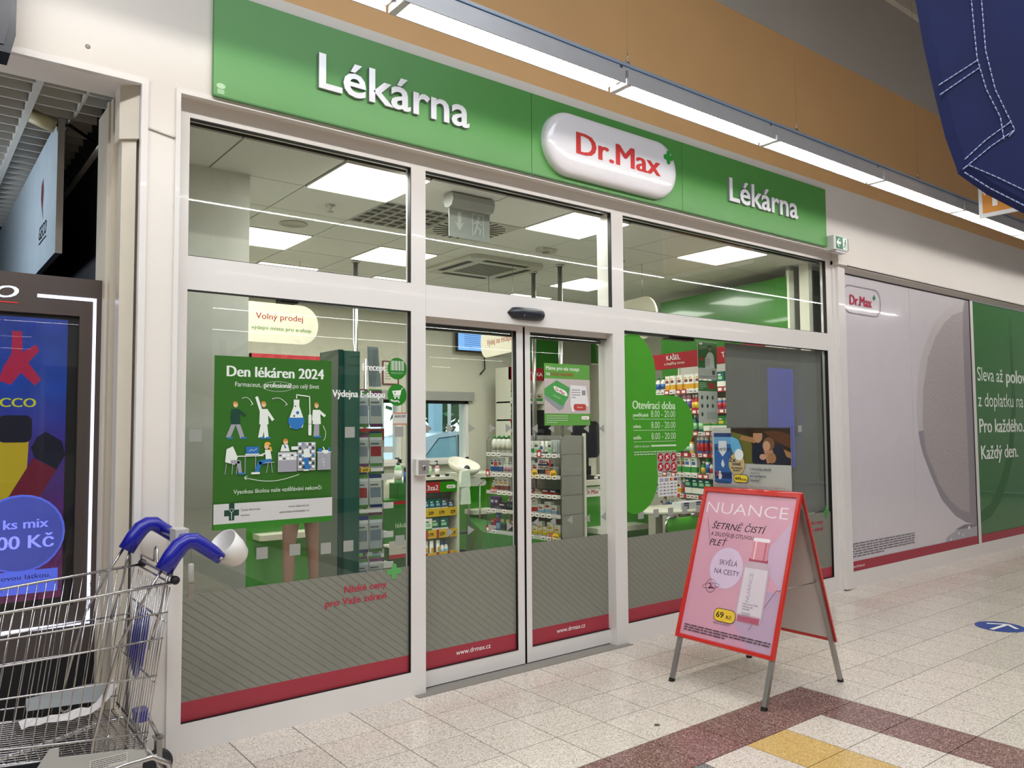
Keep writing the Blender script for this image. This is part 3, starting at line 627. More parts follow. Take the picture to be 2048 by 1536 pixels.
st = thing('slogan_lettering', 'red lettering reading Nízké ceny pro Vaše zdraví with green cross', 'sticker', (0, YG-.0045, 0))
p = Print(.0001); RD = P('b32c41'); p.text('Nízké ceny', 2.243, .645, .037, RD, .262, bold=.045, align='r'); p.text('pro Vaše zdraví', 2.243, .583, .037, RD, .375, bold=.045, align='r')
p.poly(rrect(2.292, .727, .098, .032, .015, 4), P('57a35a')); p.poly(rrect(2.292, .727, .032, .09, .015, 4), P('57a35a')); p.build('lettering', st)
st = thing('slogan_lettering', 'red slogan lettering with green cross low on the right pane behind the board', 'sticker', (0, YG-.0045, 0))
p = Print(.0001); p.text('Nízké ceny', 6.80, .645, .037, RD, .262, bold=.045, align='r'); p.text('pro Vaše zdraví', 6.80, .583, .037, RD, .375, bold=.045, align='r')
p.poly(rrect(6.86, .745, .10, .032, .015, 4), P('3f8a3a')); p.poly(rrect(6.86, .745, .032, .12, .015, 4), P('3f8a3a')); p.build('lettering', st)
# door poster
dp = thing('door_poster', 'green and white poster with medicine pack on the right door leaf', 'poster', (0, YD-.005, 0))
MB().box(3.488, 3.914, 0, .001, 1.562, 1.99, mat('5f9a45', .35)).build('sheet', dp)
p = Print(.0001); p.rect(3.488, 3.914, 1.645, 1.885, P('bfb3b0')); p.text('Máme pro vás recept', 3.505, 1.945, .027, P('eef0ea'), .31, bold=.015)
p.text('na', 3.505, 1.907, .027, P('eef0ea'), .035, bold=.015); p.text('nízké doplatky', 3.55, 1.907, .027, P('a5402c'), .21, bold=.01)
p.poly([(3.49, 1.81), (3.595, 1.87), (3.72, 1.81), (3.66, 1.68), (3.62, 1.665), (3.49, 1.745)], P('8d9496')); p.poly([(3.49, 1.815), (3.60, 1.875), (3.72, 1.825), (3.705, 1.755), (3.65, 1.695), (3.49, 1.77)], P('4d9a4f'))
p.poly([(a*.94-b*.34+3.635, a*-.34*.9+b*.94+1.80) for a, b in rrect(0, 0, .13, .042, .02)], P('f0ece8')); p.text('Dr.Max', 3.585, 1.805, .022, P('a52a36'), .09, bold=.045, rot=-20); p.text('LÉKÁRNA', 3.565, 1.765, .014, P('a9cfa5'), .07, rot=-20)
p.poly([(3.725, 1.845), (3.875, 1.84), (3.90, 1.70), (3.74, 1.655), (3.725, 1.70)], P('e0dfdf')); p.greek(3.735, 3.82, 1.75, 1.82, 4, P('777777')); p.rect(3.835, 3.87, 1.775, 1.81, P('8c8c8c')); p.poly(rrect(3.815, 1.69, .12, .045, .018), P('b9463f')); p.text('karta', 3.79, 1.685, .012, P('f0dada'), .05)
p.greek(3.505, 3.70, 1.575, 1.635, 4, P('c4dcb8'), .3, 4); capsule_logo(p, 3.865, 1.615, .075); p.build('poster_print', dp)
# right pane: green pylon
gp = thing('opening_hours_decal', 'big green cloud-shaped decal listing opening hours on the right pane', 'decal', (0, YG-.0015, 0))
sh_ = [(4.200, .94), (4.217, .938), (4.27, .912), (4.326, .909), (4.40, .93), (4.463, .965), (4.51, 1.02), (4.545, 1.09), (4.555, 1.16), (4.555, 1.354), (4.755, 1.349), (4.85, 1.36), (4.92, 1.40), (4.965, 1.46), (4.985, 1.56), (4.965, 1.66), (4.91, 1.73), (4.83, 1.775), (4.74, 1.79), (4.549, 1.79), (4.549, 1.98), (4.53, 2.06), (4.491, 2.13), (4.43, 2.20), (4.357, 2.238), (4.28, 2.24), (4.20, 2.215)]
p = Print(.0001); p.poly(sh_, mat('3d9018', .45, var=.02)); WO = P('c3dcb8')
p.text('Otevírací doba', 4.292, 1.682, .062, WO, .475, bold=.05)
for i, dname in enumerate(('pondělí-pátek', 'sobota', 'neděle')):
    z = 1.622-i*.084; p.text(dname, 4.297, z+.002, .027, WO, (.165, .08, .08)[i], bold=.055); p.text('8.00 - 20.00', 4.765, z, .050, WO, .275, align='r'); p.rect(4.297, 4.765, z-.018, z-.0145, WO)
p.text('odborný zástupce:', 4.300, 1.378+.018, .020, WO, .17); p.rect(4.485, 4.768, 1.398, 1.412, WO); p.greek(4.300, 4.768, 1.335, 1.37, 2, WO, .4, 3)
p.build('decal_print', gp)
ic = thing('rules_sticker', 'sticker with six round red prohibition pictograms on the right pane', 'sticker', (0, YG-.002, 0)); p = Print(.0001)
p.rect(4.548, 4.775, 1.208, 1.352, mat('9c9c94', .5, trans=0)); 
for i in range(3):
    for j in range(2):
        cx, cz = 4.588+.074*i, 1.315-.071*j; p.ell(cx, cz, .033, .033, P('a8202c'), 18); 
        p.ell(cx-.004, cz+.008, .009, .008, WH, 8); p.line([(cx-.012, cz-.015), (cx, cz), (cx+.014, cz-.008)], .007, WH); p.line([(cx-.02, cz-.02), (cx+.02, cz+.02)], .004, P('e8c8c8'))
p.build('sticker_print', ic)
ic = thing('cards_sticker', 'white sticker listing accepted payment cards under the red pictograms', 'sticker', (0, YG-.002, 0)); p = Print(.0001); p.rect(4.558, 4.775, 1.02, 1.168, P('d9dad8'))
for i in range(2): p.text('VISA', 4.572+.056*i, 1.143, .014, P('22346c'), .045, bold=.045, italic=.2); p.rect(4.572+.056*i, 4.617+.056*i, 1.134, 1.139, P('22346c'))
for k, (c1, c2) in enumerate((('b03a2c', 'd9a23c'), ('a8302c', '2a4b8c'))): p.ell(4.70+.045*k, 1.146, .012, .012, P(c1), 14); p.ell(4.715+.045*k, 1.146, .012, .012, P(c2), 14)
for r_ in range(4):
    for c_ in range(5): p.rect(4.572+.041*c_, 4.572+.041*c_+.026, 1.110-.024*r_, 1.118-.024*r_, P(('8a90a0', '5c6474', 'a88c6c', '6a7a9a')[(r_*2+c_) % 4]))
p.build('sticker_print', ic)
# two portrait notices behind right pane
for k, (z0, z1) in enumerate(((1.945, 2.262), (1.575, 1.935))):
    o = thing('hanging_notice', ('green and white notice with a person in a white coat hung behind the right pane', 'white notice with seven round pictograms hung below the coat notice')[k], 'notice', (0, 4.24, 0))
    MB().box(5.275, 5.525, 0, .002, z0, z1, mat('c9cbc6', .4)).build('sheet', o); p = Print(.0001)
    if k == 0:
        p.rect(5.275, 5.525, 2.04, 2.262, P('3a7440')); p.poly(rrect(5.315, 2.243, .045, .016, .007), P('dfe4dc')); p.greek(5.29, 5.39, 2.19, 2.225, 3, P('bcd2b8'), .35)
        p.poly([(5.375, 2.04), (5.39, 2.15), (5.42, 2.175), (5.455, 2.175), (5.485, 2.15), (5.495, 2.04)], P('e4e6e4')); p.ell(5.437, 2.205, .018, .024, P('a5795c'), 14); p.poly(ell(5.437, 2.215, .021, .022, 12, 0, 180), P('20180f')); p.rect(5.37, 5.44, 2.03, 2.13, P('d9dcdc')); p.greek(5.38, 5.43, 2.05, 2.12, 4, P('8a8a8a')); p.rect(5.29, 5.345, 2.10, 2.13, P('b2452e'))
        p.greek(5.29, 5.51, 1.955, 1.975, 2, P('777a77')); p.rect(5.46, 5.495, 1.985, 2.02, P('555855'))
    else:
        p.rect(5.275, 5.525, 1.845, 1.935, P('3f7a40')); p.poly(rrect(5.45, 1.89, .10, .05, .02), P('a93a36')); p.greek(5.29, 5.38, 1.86, 1.92, 4, P('bcd2b8'), .35)
        for i in range(7): p.ell(5.32+.07*(i % 3), 1.79-.07*(i//3), .014, .018, P('4a564c'), 14)
        p.rect(5.38, 5.51, 1.61, 1.67, P('b3b6b4'))
    p.build('notice_print', o)
    MB().box(5.27, 5.53, -.002, .004, z1-.006, z1, STEEL).build('clamp_strip', o)
# door operator rails behind the glass
for k, (a, b) in enumerate(((1.62, 2.392), (4.2, 5.06))):
    o = thing('door_track', ('grey aluminium sliding door track behind the left pane top', 'grey aluminium sliding door track behind the right pane top')[k], 'track', (0, 4.10, 0))
    MB().box(a, b, 0, .06, 2.245, 2.30, mat('8d8f92', .35, .6)).build('track_profile', o); MB().box(a, b, .0, .061, 2.262, 2.27, mat('4a4c50', .4)).build('track_groove', o)
    MB().box(b-.3 if k else a, b if k else a+.1, 0, .07, 2.235, 2.30, mat('14181f', .5)).build('track_end', o)

# ================================================================ A-FRAME BOARD
FR = mat('c1281f', .22, var=.02, coat=.5)
af = thing('pavement_sign', 'red-framed folding A-board with pink cosmetics poster standing on the tiles', 'sign', (3.762, 2.96, 0), R(-90))
TA = R(-19.4)
fp = link('front_panel', None, af, (0, 0, 0)); fp.rotation_euler = (TA, 0, 0)
def snap_frame(par, x0, x1, z0, z1, w_=.027, d=.014, name='frame', m=FR):
    mb = MB()
    for (a, b, c_, e) in ((x0, x1, z1-w_, z1), (x0, x1, z0, z0+w_), (x0, x0+w_, z0+w_, z1-w_), (x1-w_, x1, z0+w_, z1-w_)):
        hor = (b-a) > (e-c_)
        if hor: mb.add([(a, 0, c_), (b, 0, c_), (b, 0, e), (a, 0, e), (a+.004, -d, c_+.004), (b-.004, -d, c_+.004), (b-.004, -d, e-.004), (a+.004, -d, e-.004)], [(4, 5, 6, 7), (0, 1, 5, 4), (1, 2, 6, 5), (2, 3, 7, 6), (3, 0, 4, 7)], m)
        else: mb.add([(a, 0, c_), (b, 0, c_), (b, 0, e), (a, 0, e), (a+.004, -d, c_-.004), (b-.004, -d, c_-.004), (b-.004, -d, e+.004), (a+.004, -d, e+.004)], [(4, 5, 6, 7), (0, 1, 5, 4), (1, 2, 6, 5), (2, 3, 7, 6), (3, 0, 4, 7)], m)
    mb.box(x0, x1, 0, .004, z0, z1, m); return mb.build(name, par)
snap_frame(fp, -.35, .35, .268, 1.219)
legm = MB().box(-.013, .013, .004, .026, .02, 1.215, STEEL).mesh('leg'); footm = MB().box(-.014, .014, .003, .027, -.0, .024, RUB).mesh('rubber_foot')
for s in (-1, 1):
    l_ = link('leg', legm, fp, (s*.325, 0, 0)); link('rubber_foot', footm, l_)
p = Print(.0001); U = lambda u: -.323+u*.646; V = lambda v: 1.192-v*.897
PK = mat('d39bb0', .25, var=.03, scale=2, coat=.5); p.rect(U(0), U(1), V(1), V(0), PK)
p.poly([(U(1), V(.14)), (U(1), V(.62)), (U(.72), V(.43))], P('c9a9c4', .25, .5)); p.poly([(U(.40), V(1)), (U(.76), V(.62)), (U(1), V(.62)), (U(1), V(1))], P('bb9fba', .25, .5))
p.poly([(U(.40), V(1)), (U(.50), V(.80)), (U(.76), V(1))], P('cc98b2', .25, .5))
WN = P('eadbe4', .25); DKT = P('2b1c26')
p.text('NUANCE', U(.03), V(.145), .072, WN, .585, bold=-.012)
p.text('ŠETRNĚ ČISTÍ', U(.135), V(.255), .040, DKT, .39, bold=.012, italic=.28); p.text('A ZKLIDŇUJE CITLIVOU', U(.14), V(.305), .024, DKT, .31); p.text('PLEŤ', U(.14), V(.372), .040, DKT, .13, bold=.012, italic=.28)
p.line([(U(.065), V(.185)), (U(.16), V(.385))], .002, DKT); p.line([(U(.95), V(.60)), (U(.735), V(.88))], .002, DKT)
p.ell(U(.385), V(.515), .118, .125, P('d6bed8', .25, .5), 40); p.text('SKVĚLÁ', U(.40), V(.495), .030, DKT, .13, align='c'); p.text('NA CESTY', U(.40), V(.558), .030, DKT, .18, align='c')
p.line(ell(U(.25), V(.648), .036, .040, 20), .0022, DKT, True); p.line([(U(.25)+.062*math.cos(a)*.98, V(.648)+.016*math.sin(a)+.010*math.cos(a)) for a in [i*.35 for i in range(19)]], .0018, DKT)
p.line([(U(.23), V(.63)), (U(.255), V(.645)), (U(.235), V(.665)), (U(.27), V(.655)), (U(.285), V(.665))], .005, DKT)
# bottle
p.poly([(U(.575), V(.475)), (U(.62), V(.445)), (U(.80), V(.445)), (U(.85), V(.475)), (U(.855), V(.80)), (U(.83), V(.84)), (U(.60), V(.84)), (U(.57), V(.80))], P('c2a9b6', .25, .5))
p.poly([(U(.59), V(.49)), (U(.83), V(.49)), (U(.84), V(.79)), (U(.585), V(.79))], P('d9ccd6', .25, .5)); p.rect(U(.60), U(.83), V(.838), V(.80), P('b0566f', .25, .5)); p.rect(U(.615), U(.815), V(.445), V(.425), P('a84d63', .25))
p.rect(U(.63), U(.80), V(.43), V(.31), P('d58a9b', .25, .5)); p.rect(U(.655), U(.67), V(.43), V(.31), P('f0c4cc', .25)); p.rect(U(.76), U(.775), V(.43), V(.31), P('b66579', .25)); p.poly(rrect(U(.715), V(.298), .115, .022, .01), P('f0e4ec', .25))
p.text('NUANCE', U(.69), V(.71), .024, P('a79aab'), .17, rot=90); p.text('MULTI-ACTIVE', U(.635), V(.728), .009, P('5f5664'), .10); p.text('MICELLAR', U(.635), V(.745), .009, P('5f5664'), .07); p.text('WATER', U(.635), V(.762), .009, P('5f5664'), .05); p.greek(U(.635), U(.73), V(.81), V(.775), 3, P('8a7f8e'))
p.poly(rrect(U(.465), V(.825), .155, .078, .034), P('2a2326')); p.poly(rrect(U(.465), V(.825), .148, .071, .031), P('e6bf33', .3)); p.text('69', U(.375), V(.842), .034, P('1d1712'), .05, bold=.055); p.text('Kč', U(.487), V(.842), .020, P('1d1712'), .036, bold=.045)
p.text('Běžná cena 99 Kč', U(.36), V(.885), .009, DKT, .115); p.greek(U(.04), U(.98), V(.975), V(.925), 3, P('5c4450'), .5, 5)
p.build('poster', fp, (0, -.001, 0))
MB().box(U(0), U(1), -.0126, -.012, V(1), V(0), glass_mat('poster_cover', (1, 1, 1), .01, .02, .25)).build('poster_cover', fp)
rp_ = link('rear_panel', None, af, (0, .815, 0)); rp_.rotation_euler = (TA, 0, math.pi)
snap_frame(rp_, -.35, .35, .268, 1.219); MB().box(-.325, .325, .0041, .0075, .292, 1.20, mat('c9c6c2', .5, var=.02)).build('backing', rp_)
for s in (-1, 1):
    l_ = link('leg', legm, rp_, (s*.325, 0, 0)); link('rubber_foot', footm, l_)
MB().tube([(-.35, .405, 1.15), (.35, .405, 1.15)], .012, FR).build('top_hinge', af)
MB().tube([(.31, .19, .62), (.31, .62, .62)], .004, STEEL, 6).build('hinge_stay', af)
# card standing on the A-board
hc = thing('price_card', 'white and blue milk powder advert card in clear holder above A-board', 'card', (4.19, 2.985, 1.155), R(-92))
MB().box(-.312, .312, -.002, .003, .0, .39, ACRYL).build('card_holder', hc)
MB().box(-.29, .296, .0035, .005, .0, .382, mat('d3d0ce', .4)).build('card_back', hc)
p = Print(.0002); CW = P('dedbd9', .3, .4); p.rect(-.285, .296, .0, .38, CW); p.rect(-.14, .296, .16, .382, P('38261c', .3, .4)); 
p.poly([(-.14, .16), (-.14, .36), (.0, .33), (.06, .16)], P('6b6a2e')); p.poly([(-.06, .335), (.10, .315), (.296, .235), (.296, .20), (.08, .28), (-.07, .31)], P('a97a4f')); p.poly([(.10, .36), (.20, .365), (.296, .34), (.296, .26), (.2, .3)], P('5d341a'))
p.poly([(.02, .17), (.02, .26), (.06, .31), (.12, .315), (.24, .27), (.27, .20), (.275, .16), (.04, .16)], P('191d33')); p.ell(.065, .335, .034, .045, P('c08d6f')); p.poly(ell(.062, .35, .036, .032, 14, 0, 180), P('3a2618')); p.poly([(.105, .255), (.17, .25), (.19, .18), (.13, .165)], P('b98467'))
p.ell(.145, .285, .042, .040, P('7a5236')); p.ell(.128, .272, .027, .030, P('c9987a')); p.ell(.165, .20, .03, .032, P('a5764f')); p.ell(.10, .205, .024, .018, P('c99a80'))
p.poly(rrect(-.205, .185, .135, .31, .02), P('2d63ab')); p.rect(-.272, -.138, .06, .10, P('1c2f66')); p.rect(-.272, -.138, .28, .33, P('6fa9d8')); p.rect(-.274, -.136, .325, .35, P('23407c')); p.poly([(-.235, .30), (-.175, .30), (-.17, .24), (-.205, .20), (-.24, .24)], P('e0e6ee'))
p.text('Nutrilon', -.262, .238, .025, P('141a33'), .112, bold=.01); p.poly([(-.205, .185), (-.19, .15), (-.20, .13), (-.215, .14), (-.218, .155)], P('dfe8f0')); p.text('3', -.262, .075, .032, P('c05a4c'), .02, bold=.045); p.ell(-.228, .10, .009, .009, CW, 10); p.poly([(-.24, .09), (-.215, .09), (-.212, .07), (-.22, .055), (-.238, .055)], CW)
p.ell(-.095, .155, .062, .068, P('b8a574')); p.poly([(-.135, .33), (-.08, .31), (-.05, .25), (-.12, .22), (-.14, .27)], P('5aa0c9')); p.ell(-.075, .215, .034, .036, P('d4dce0')); p.text('2x', -.155, .168, .030, P('1b2350'), .055, bold=.055); p.text('DENNĚ', -.128, .147, .016, P('1b2350'), .066, bold=.055); p.text('PRO PODPORU', -.135, .125, .010, P('1b2350'), .085, bold=.045); p.text('IMUNITY*', -.12, .110, .010, P('1b2350'), .055, bold=.045)
p.poly(rrect(-.063, .066, .11, .05, .022), P('1a1a1a')); p.poly(rrect(-.063, .066, .104, .044, .02), P('dfc63a')); p.text('449', -.108, .055, .022, P('15130f'), .045, bold=.055); p.text('Kč/ks', -.06, .055, .012, P('15130f'), .042, bold=.045)
p.text('2 hrnečky denně', .01, .122, .016, P('1b2350'), .15, bold=.015); p.greek(.01, .15, .098, .112, 1, P('6a7080')); p.text('pro podporu', .01, .080, .016, P('1b2350'), .115, bold=.015); p.text('imunity*', .01, .053, .016, P('1b2350'), .075, bold=.015)
p.text('Nutrilon Advanced 3', -.27, .036, .011, P('2a2a33'), .12, bold=.045); p.greek(-.27, .26, .008, .026, 2, P('8a8a90'), .4); p.build('card_print', hc, (0, .0034, 0))

# floor sticker
fs_ = thing('floor_sticker', 'blue oval floor sticker with a white arrow on the cream tiles', 'sticker', (6.72, 2.562, 0), R(-4))
p = Print(); p.ell(0, 0, .17, .17, mat('27408f', .3), 40); p.line([(-.13, 0), (.105, 0)], .03, WHITEP); p.line([(.03, .105), (.12, 0), (.03, -.105)], .03, WHITEP)
o = p.build('sticker_print', fs_, (0, 0, .001), 0, R(-90)); o.rotation_euler = (R(-90), 0, 0)
o = MB().lathe([(.016, 0), (.014, .002)], mat('5a5a58', .4, .6), n=12).build('floor_stud', None, (3.17, 2.86, 0)); tag(o, 'tiny round metal stud in the cream floor left of the A-board', 'stud')

# ================================================================ KIOSK WITH SCREEN (left edge)
kk = thing('advertising_kiosk', 'dark brown kiosk with glowing white LED frame and blue purple screen', 'kiosk', (0, 4.42, 0))
KB = mat('4d433f', .35, var=.06)
f = MB(); f.box(-.9, .812, 0, .22, 0, .46, mat('08090f', .5)); f.box(-.9, -.55, 0, .22, .46, 2.31, KB); f.box(.712, .812, 0, .22, .46, 2.31, KB); f.box(-.55, .712, 0, .22, 2.12, 2.31, KB); f.box(-.55, .712, 0, .22, .46, .70, KB); f.box(-.55, .712, .03, .22, .70, 2.12, mat('05060c', .4)); f.build('kiosk_body', kk)
LD = mat('dfe2ff', .5, emit=1.6, var=0)
f = MB(); f.box(.527, .785, -.006, .004, 2.198, 2.214, LD); f.box(.771, .785, -.006, .004, .612, 2.198, LD); f.box(-.8, .785, -.006, .004, .600, .616, LD); f.build('led_frame', kk)
def screen_mat():
    m = bpy.data.materials.new('kiosk_picture'); m.use_nodes = True; n = m.node_tree.nodes; l = m.node_tree.links; b = n['Principled BSDF']; b.inputs['Roughness'].default_value = .08
    tc = n.new('ShaderNodeTexCoord'); sp = n.new('ShaderNodeSeparateXYZ'); mr = n.new('ShaderNodeMapRange'); mr.inputs[1].default_value = .70; mr.inputs[2].default_value = 2.12
    rp = n.new('ShaderNodeValToRGB'); e = rp.color_ramp.elements; e[0].position = 0; e[0].color = hexc('64114e')+(1,); e[1].position = .95; e[1].color = hexc('1c3fa0')+(1,)
    for pos, h in ((.35, '4a1263'), (.55, '3c2a85'), (.75, '1f48a8')): q = e.new(pos); q.color = hexc(h)+(1,)
    vz = n.new('ShaderNodeTexVoronoi'); vz.inputs['Scale'].default_value = 9; rr_ = n.new('ShaderNodeMapRange'); rr_.inputs[3].default_value = 1.15; rr_.inputs[4].default_value = .8
    l.new(tc.outputs['Object'], vz.inputs['Vector']); l.new(vz.outputs['Distance'], rr_.inputs[0])
    mx = n.new('ShaderNodeVectorMath'); mx.operation = 'SCALE'
    l.new(tc.outputs['Object'], sp.inputs[0]); l.new(sp.outputs['Z'], mr.inputs[0]); l.new(mr.outputs[0], rp.inputs[0]); l.new(rp.outputs[0], mx.inputs[0]); l.new(rr_.outputs[0], mx.inputs['Scale'])
    l.new(mx.outputs[0], b.inputs['Emission Color']); b.inputs['Emission Strength'].default_value = .62; b.inputs['Base Color'].default_value = (.01, .01, .02, 1); return m
def E_(h, s=.8): return mat(h, .3, 0, s*.72, 0)
sc2 = Print(.0005); sc2.rect(-.545, .665, .74, 2.10, screen_mat())
sc2.poly([(.17, 2.03), (.20, 2.04), (.215, 1.92), (.27, 1.96), (.29, 1.94), (.245, 1.86), (.30, 1.79), (.27, 1.76), (.20, 1.80), (.18, 1.75), (.14, 1.80), (.05, 1.78), (.05, 1.83), (.14, 1.88), (.15, 1.95)][::-1], E_('7a1232')) if 0 else sc2.poly([(.43, 2.03), (.47, 2.03), (.475, 1.93), (.53, 1.97), (.545, 1.94), (.50, 1.88), (.555, 1.80), (.53, 1.77), (.47, 1.83), (.43, 1.77), (.38, 1.79), (.40, 1.86), (.43, 1.92)], E_('7a1232'))
sc2.text('TOBACCO', .535, 1.665, .043, E_('8f9420'), .33, bold=.055, align='r')
sc2.poly([(.37, 1.30), (.37, 1.0), (.40, .98), (.53, 1.30), (.50, 1.50), (.385, 1.52)][::-1] if 0 else [(.30, .95), (.37, 1.20), (.385, 1.50), (.51, 1.50), (.505, 1.35), (.42, 1.05), (.36, .95)], E_('8a7a18', .7)); sc2.poly(rrect(.452, 1.56, .14, .13, .03), E_('0a0c1c'))
sc2.poly([(.30, .93), (.38, .90), (.63, 1.36), (.53, 1.42), (.36, 1.10)], E_('4a0d20', .8)); sc2.poly([(.535, 1.42), (.63, 1.36), (.665, 1.43), (.65, 1.50), (.58, 1.545), (.545, 1.52), (.52, 1.47)], E_('0a0c1c'))
sc2.ell(.487, 1.06, .186, .186, E_('4a5ac0', .8)); sc2.ell(.487, 1.06, .176, .176, E_('3c4696', .75)); sc2.text('5 ks mix', .60, 1.085, .045, E_('7f88e8', .9), .24, align='r', bold=.045); sc2.text('500 Kč', .625, .99, .062, E_('8a92f0', .9), .28, align='r', bold=.04)
sc2.rect(-.545, .645, .775, .885, E_('4a5cc8', .9)); sc2.text('vysoce návykovou látkou.', .615, .845, .022, E_('10143a', .4), .42, align='r'); sc2.text('nedoporučuje.', .42, .795, .022, E_('10143a', .4), .24, align='r')
sc2.build('screen_picture', kk, (0, .028, 0))
MB().box(-.55, .712, .018, .024, .70, 2.12, glass_mat('screen_glass', (1, 1, 1), .02, .0, .6)).build('screen_glass', kk)
p = Print(); p.text('GECO', .447, 2.185, .058, mat('e8f0ff', .4, emit=.9, var=0), .34, bold=.05, italic=.25, align='r'); p.rect(.10, .447, 2.160, 2.166, E_('b03030', .6)); p.build('kiosk_logo', kk, (0, -.001, 0))
gs = thing('logo_board', 'tall grey-white board with a red leaf and the word GECO above the kiosk', 'panel', (.66, 4.88, 0), 0)
MB().box(0, .03, 0, 3.1, 2.52, 3.26, mat('b9c8d2', .4, var=.05)).build('panel_body', gs); MB().box(-.001, .032, -.006, 0, 2.515, 3.265, mat('9b958c', .3, .5)).build('panel_edge', gs)
p = Print(); p.poly([(.33, 3.03), (.40, 3.06), (.43, 2.98), (.40, 2.88), (.44, 2.80), (.37, 2.88), (.32, 2.95)], P('6a2530')); 
p.y = -.001; p.text('GECO', .28, 2.70, .08, P('23282e'), .30, bold=.01, italic=.15); p.rect(.28, .58, 2.675, 2.682, P('23282e'))
lo = p.build('panel_print', gs, (0, .85, 0)); lo.rotation_euler = (0, 0, R(-90)); lo.location = (-.001, .92, 0)
sl_ = thing('spot_lamp', 'cream cylinder spotlight on a dark arm under the grid ceiling', 'lamp', (.60, 4.9, 3.2))
lm = MB(); lm.tube([(-.07, 0, .055), (.05, 0, .02)], .038, mat('b9b18c', .5), 16); lm.build('lamp_head', sl_); MB().tube([(.05, 0, .03), (.12, .02, .05), (.26, .08, .0)], .009, BLACK, 6).build('arm', sl_)
bb = thing('black_box', 'black metal box mounted high on the white wall at the left edge', 'box', (.0, 3.95, 3.42))
MB().prism([(-.7, -.30), (.335, -.30), (.352, -.22), (.352, 1.0), (-.7, 1.0)], -.14, 0, mat('23242c', .35), 'y').build('box_body', bb); MB().prism([(-.7, -.27), (.31, -.27), (.325, -.2), (.325, 1.0), (-.7, 1.0)], -.145, -.14, mat('2c2d36', .4), 'y').build('box_front', bb)

# ================================================================ BLUE FABRIC (top right)
bf = thing('fabric_canopy', 'dark blue fabric flap with white double stitching hanging at top right', 'canopy', (1.804, .812, 0), math.atan2(-.615, .789))
out = [(-.03, 3.3), (-.012, 2.75), (.0, 2.515), (.0157, 2.401), (.035, 2.299), (.056, 2.197), (.078, 2.128), (.082, 2.112), (.144, 2.065), (.244, 2.011), (.45, 1.90), (.75, 1.85), (.75, 3.3)]
BLUF = mat('08174d', .85, var=.15, scale=5, bump=.1)
mb = MB(); n = len(out); cx_ = .3; inner = [(a+(.32-a)*.06, b+(2.6-b)*.04) for a, b in out]
tri = tessellate_polygon([[Vector((a, b, 0)) for a, b in inner]])
mb.add([(a, -.012, b) for a, b in inner]+[(a, 0, b) for a, b in out]+[(a, .012, b) for a, b in inner], [tuple(t) for t in tri]+[tuple(2*n+k for k in t) for t in tri]+[(i, (i+1) % n, n+(i+1) % n, n+i) for i in range(n)]+[(n+i, n+(i+1) % n, 2*n+(i+1) % n, 2*n+i) for i in range(n)], BLUF)
mb.build('fabric', bf)
ST = mat('9aa6d0', .7)
mb = MB()
def stitch(pts, r=.0014):
    for a, b in zip(pts, pts[1:]):
        a = Vector(a); b = Vector(b); L = (b-a).length; k = max(1, int(L/.012))
        for i in range(k):
            q = a+(b-a)*((i+.1)/k); e = a+(b-a)*((i+.92)/k); mb.tube([(q.x, -.0135, q.y), (e.x, -.0135, e.y)], r, ST, 5)
stitch([(.115, 2.75), (.119, 2.514), (.127, 2.372), (.145, 2.30), (.174, 2.236), (.180, 2.184)]); stitch([(.137, 2.75), (.142, 2.514), (.147, 2.389), (.165, 2.30), (.205, 2.207), (.19, 2.19)])
stitch([(.038, 2.31), (.128, 2.367)]); stitch([(.04, 2.288), (.132, 2.35)]); stitch([(.205, 2.207), (.15, 2.17), (.098, 2.128), (.085, 2.118)]); stitch([(.196, 2.225), (.14, 2.185), (.09, 2.14)])
stitch([(.098, 2.128), (.16, 2.10), (.25, 2.055), (.42, 1.96)]); stitch([(.088, 2.112), (.144, 2.075), (.244, 2.022), (.43, 1.93)])
mb.build('stitching', bf)
for x in (0, .7): MB().tube([(x, 0, 3.3), (x, 0, 6.15)], .004, BLACK, 5).build('hanging_cord', bf)

os_ = thing('direction_sign', 'orange hanging sign with white border behind the blue fabric', 'sign', (7.5, 2.895, 3.365), R(-90))
MB().box(0, 1.3, 0, .02, 0, .62, mat('dcdcdf', .4)).build('sign_body', os_); p = Print(); p.rect(.03, 1.27, .034, .586, P('d08a3a')); p.poly([(.05, .19), (.075, .24), (.03, .24)], WHITEP); p.rect(.11, .15, .085, .3, WHITEP); p.poly([(.07, .3), (.13, .4), (.19, .3)], WHITEP); p.build('sign_face', os_)
for x in (.1, 1.2): MB().tube([(x, .01, .62), (x, .01, 2.78)], .003, BLACK, 5).build('hanger_wire', os_)

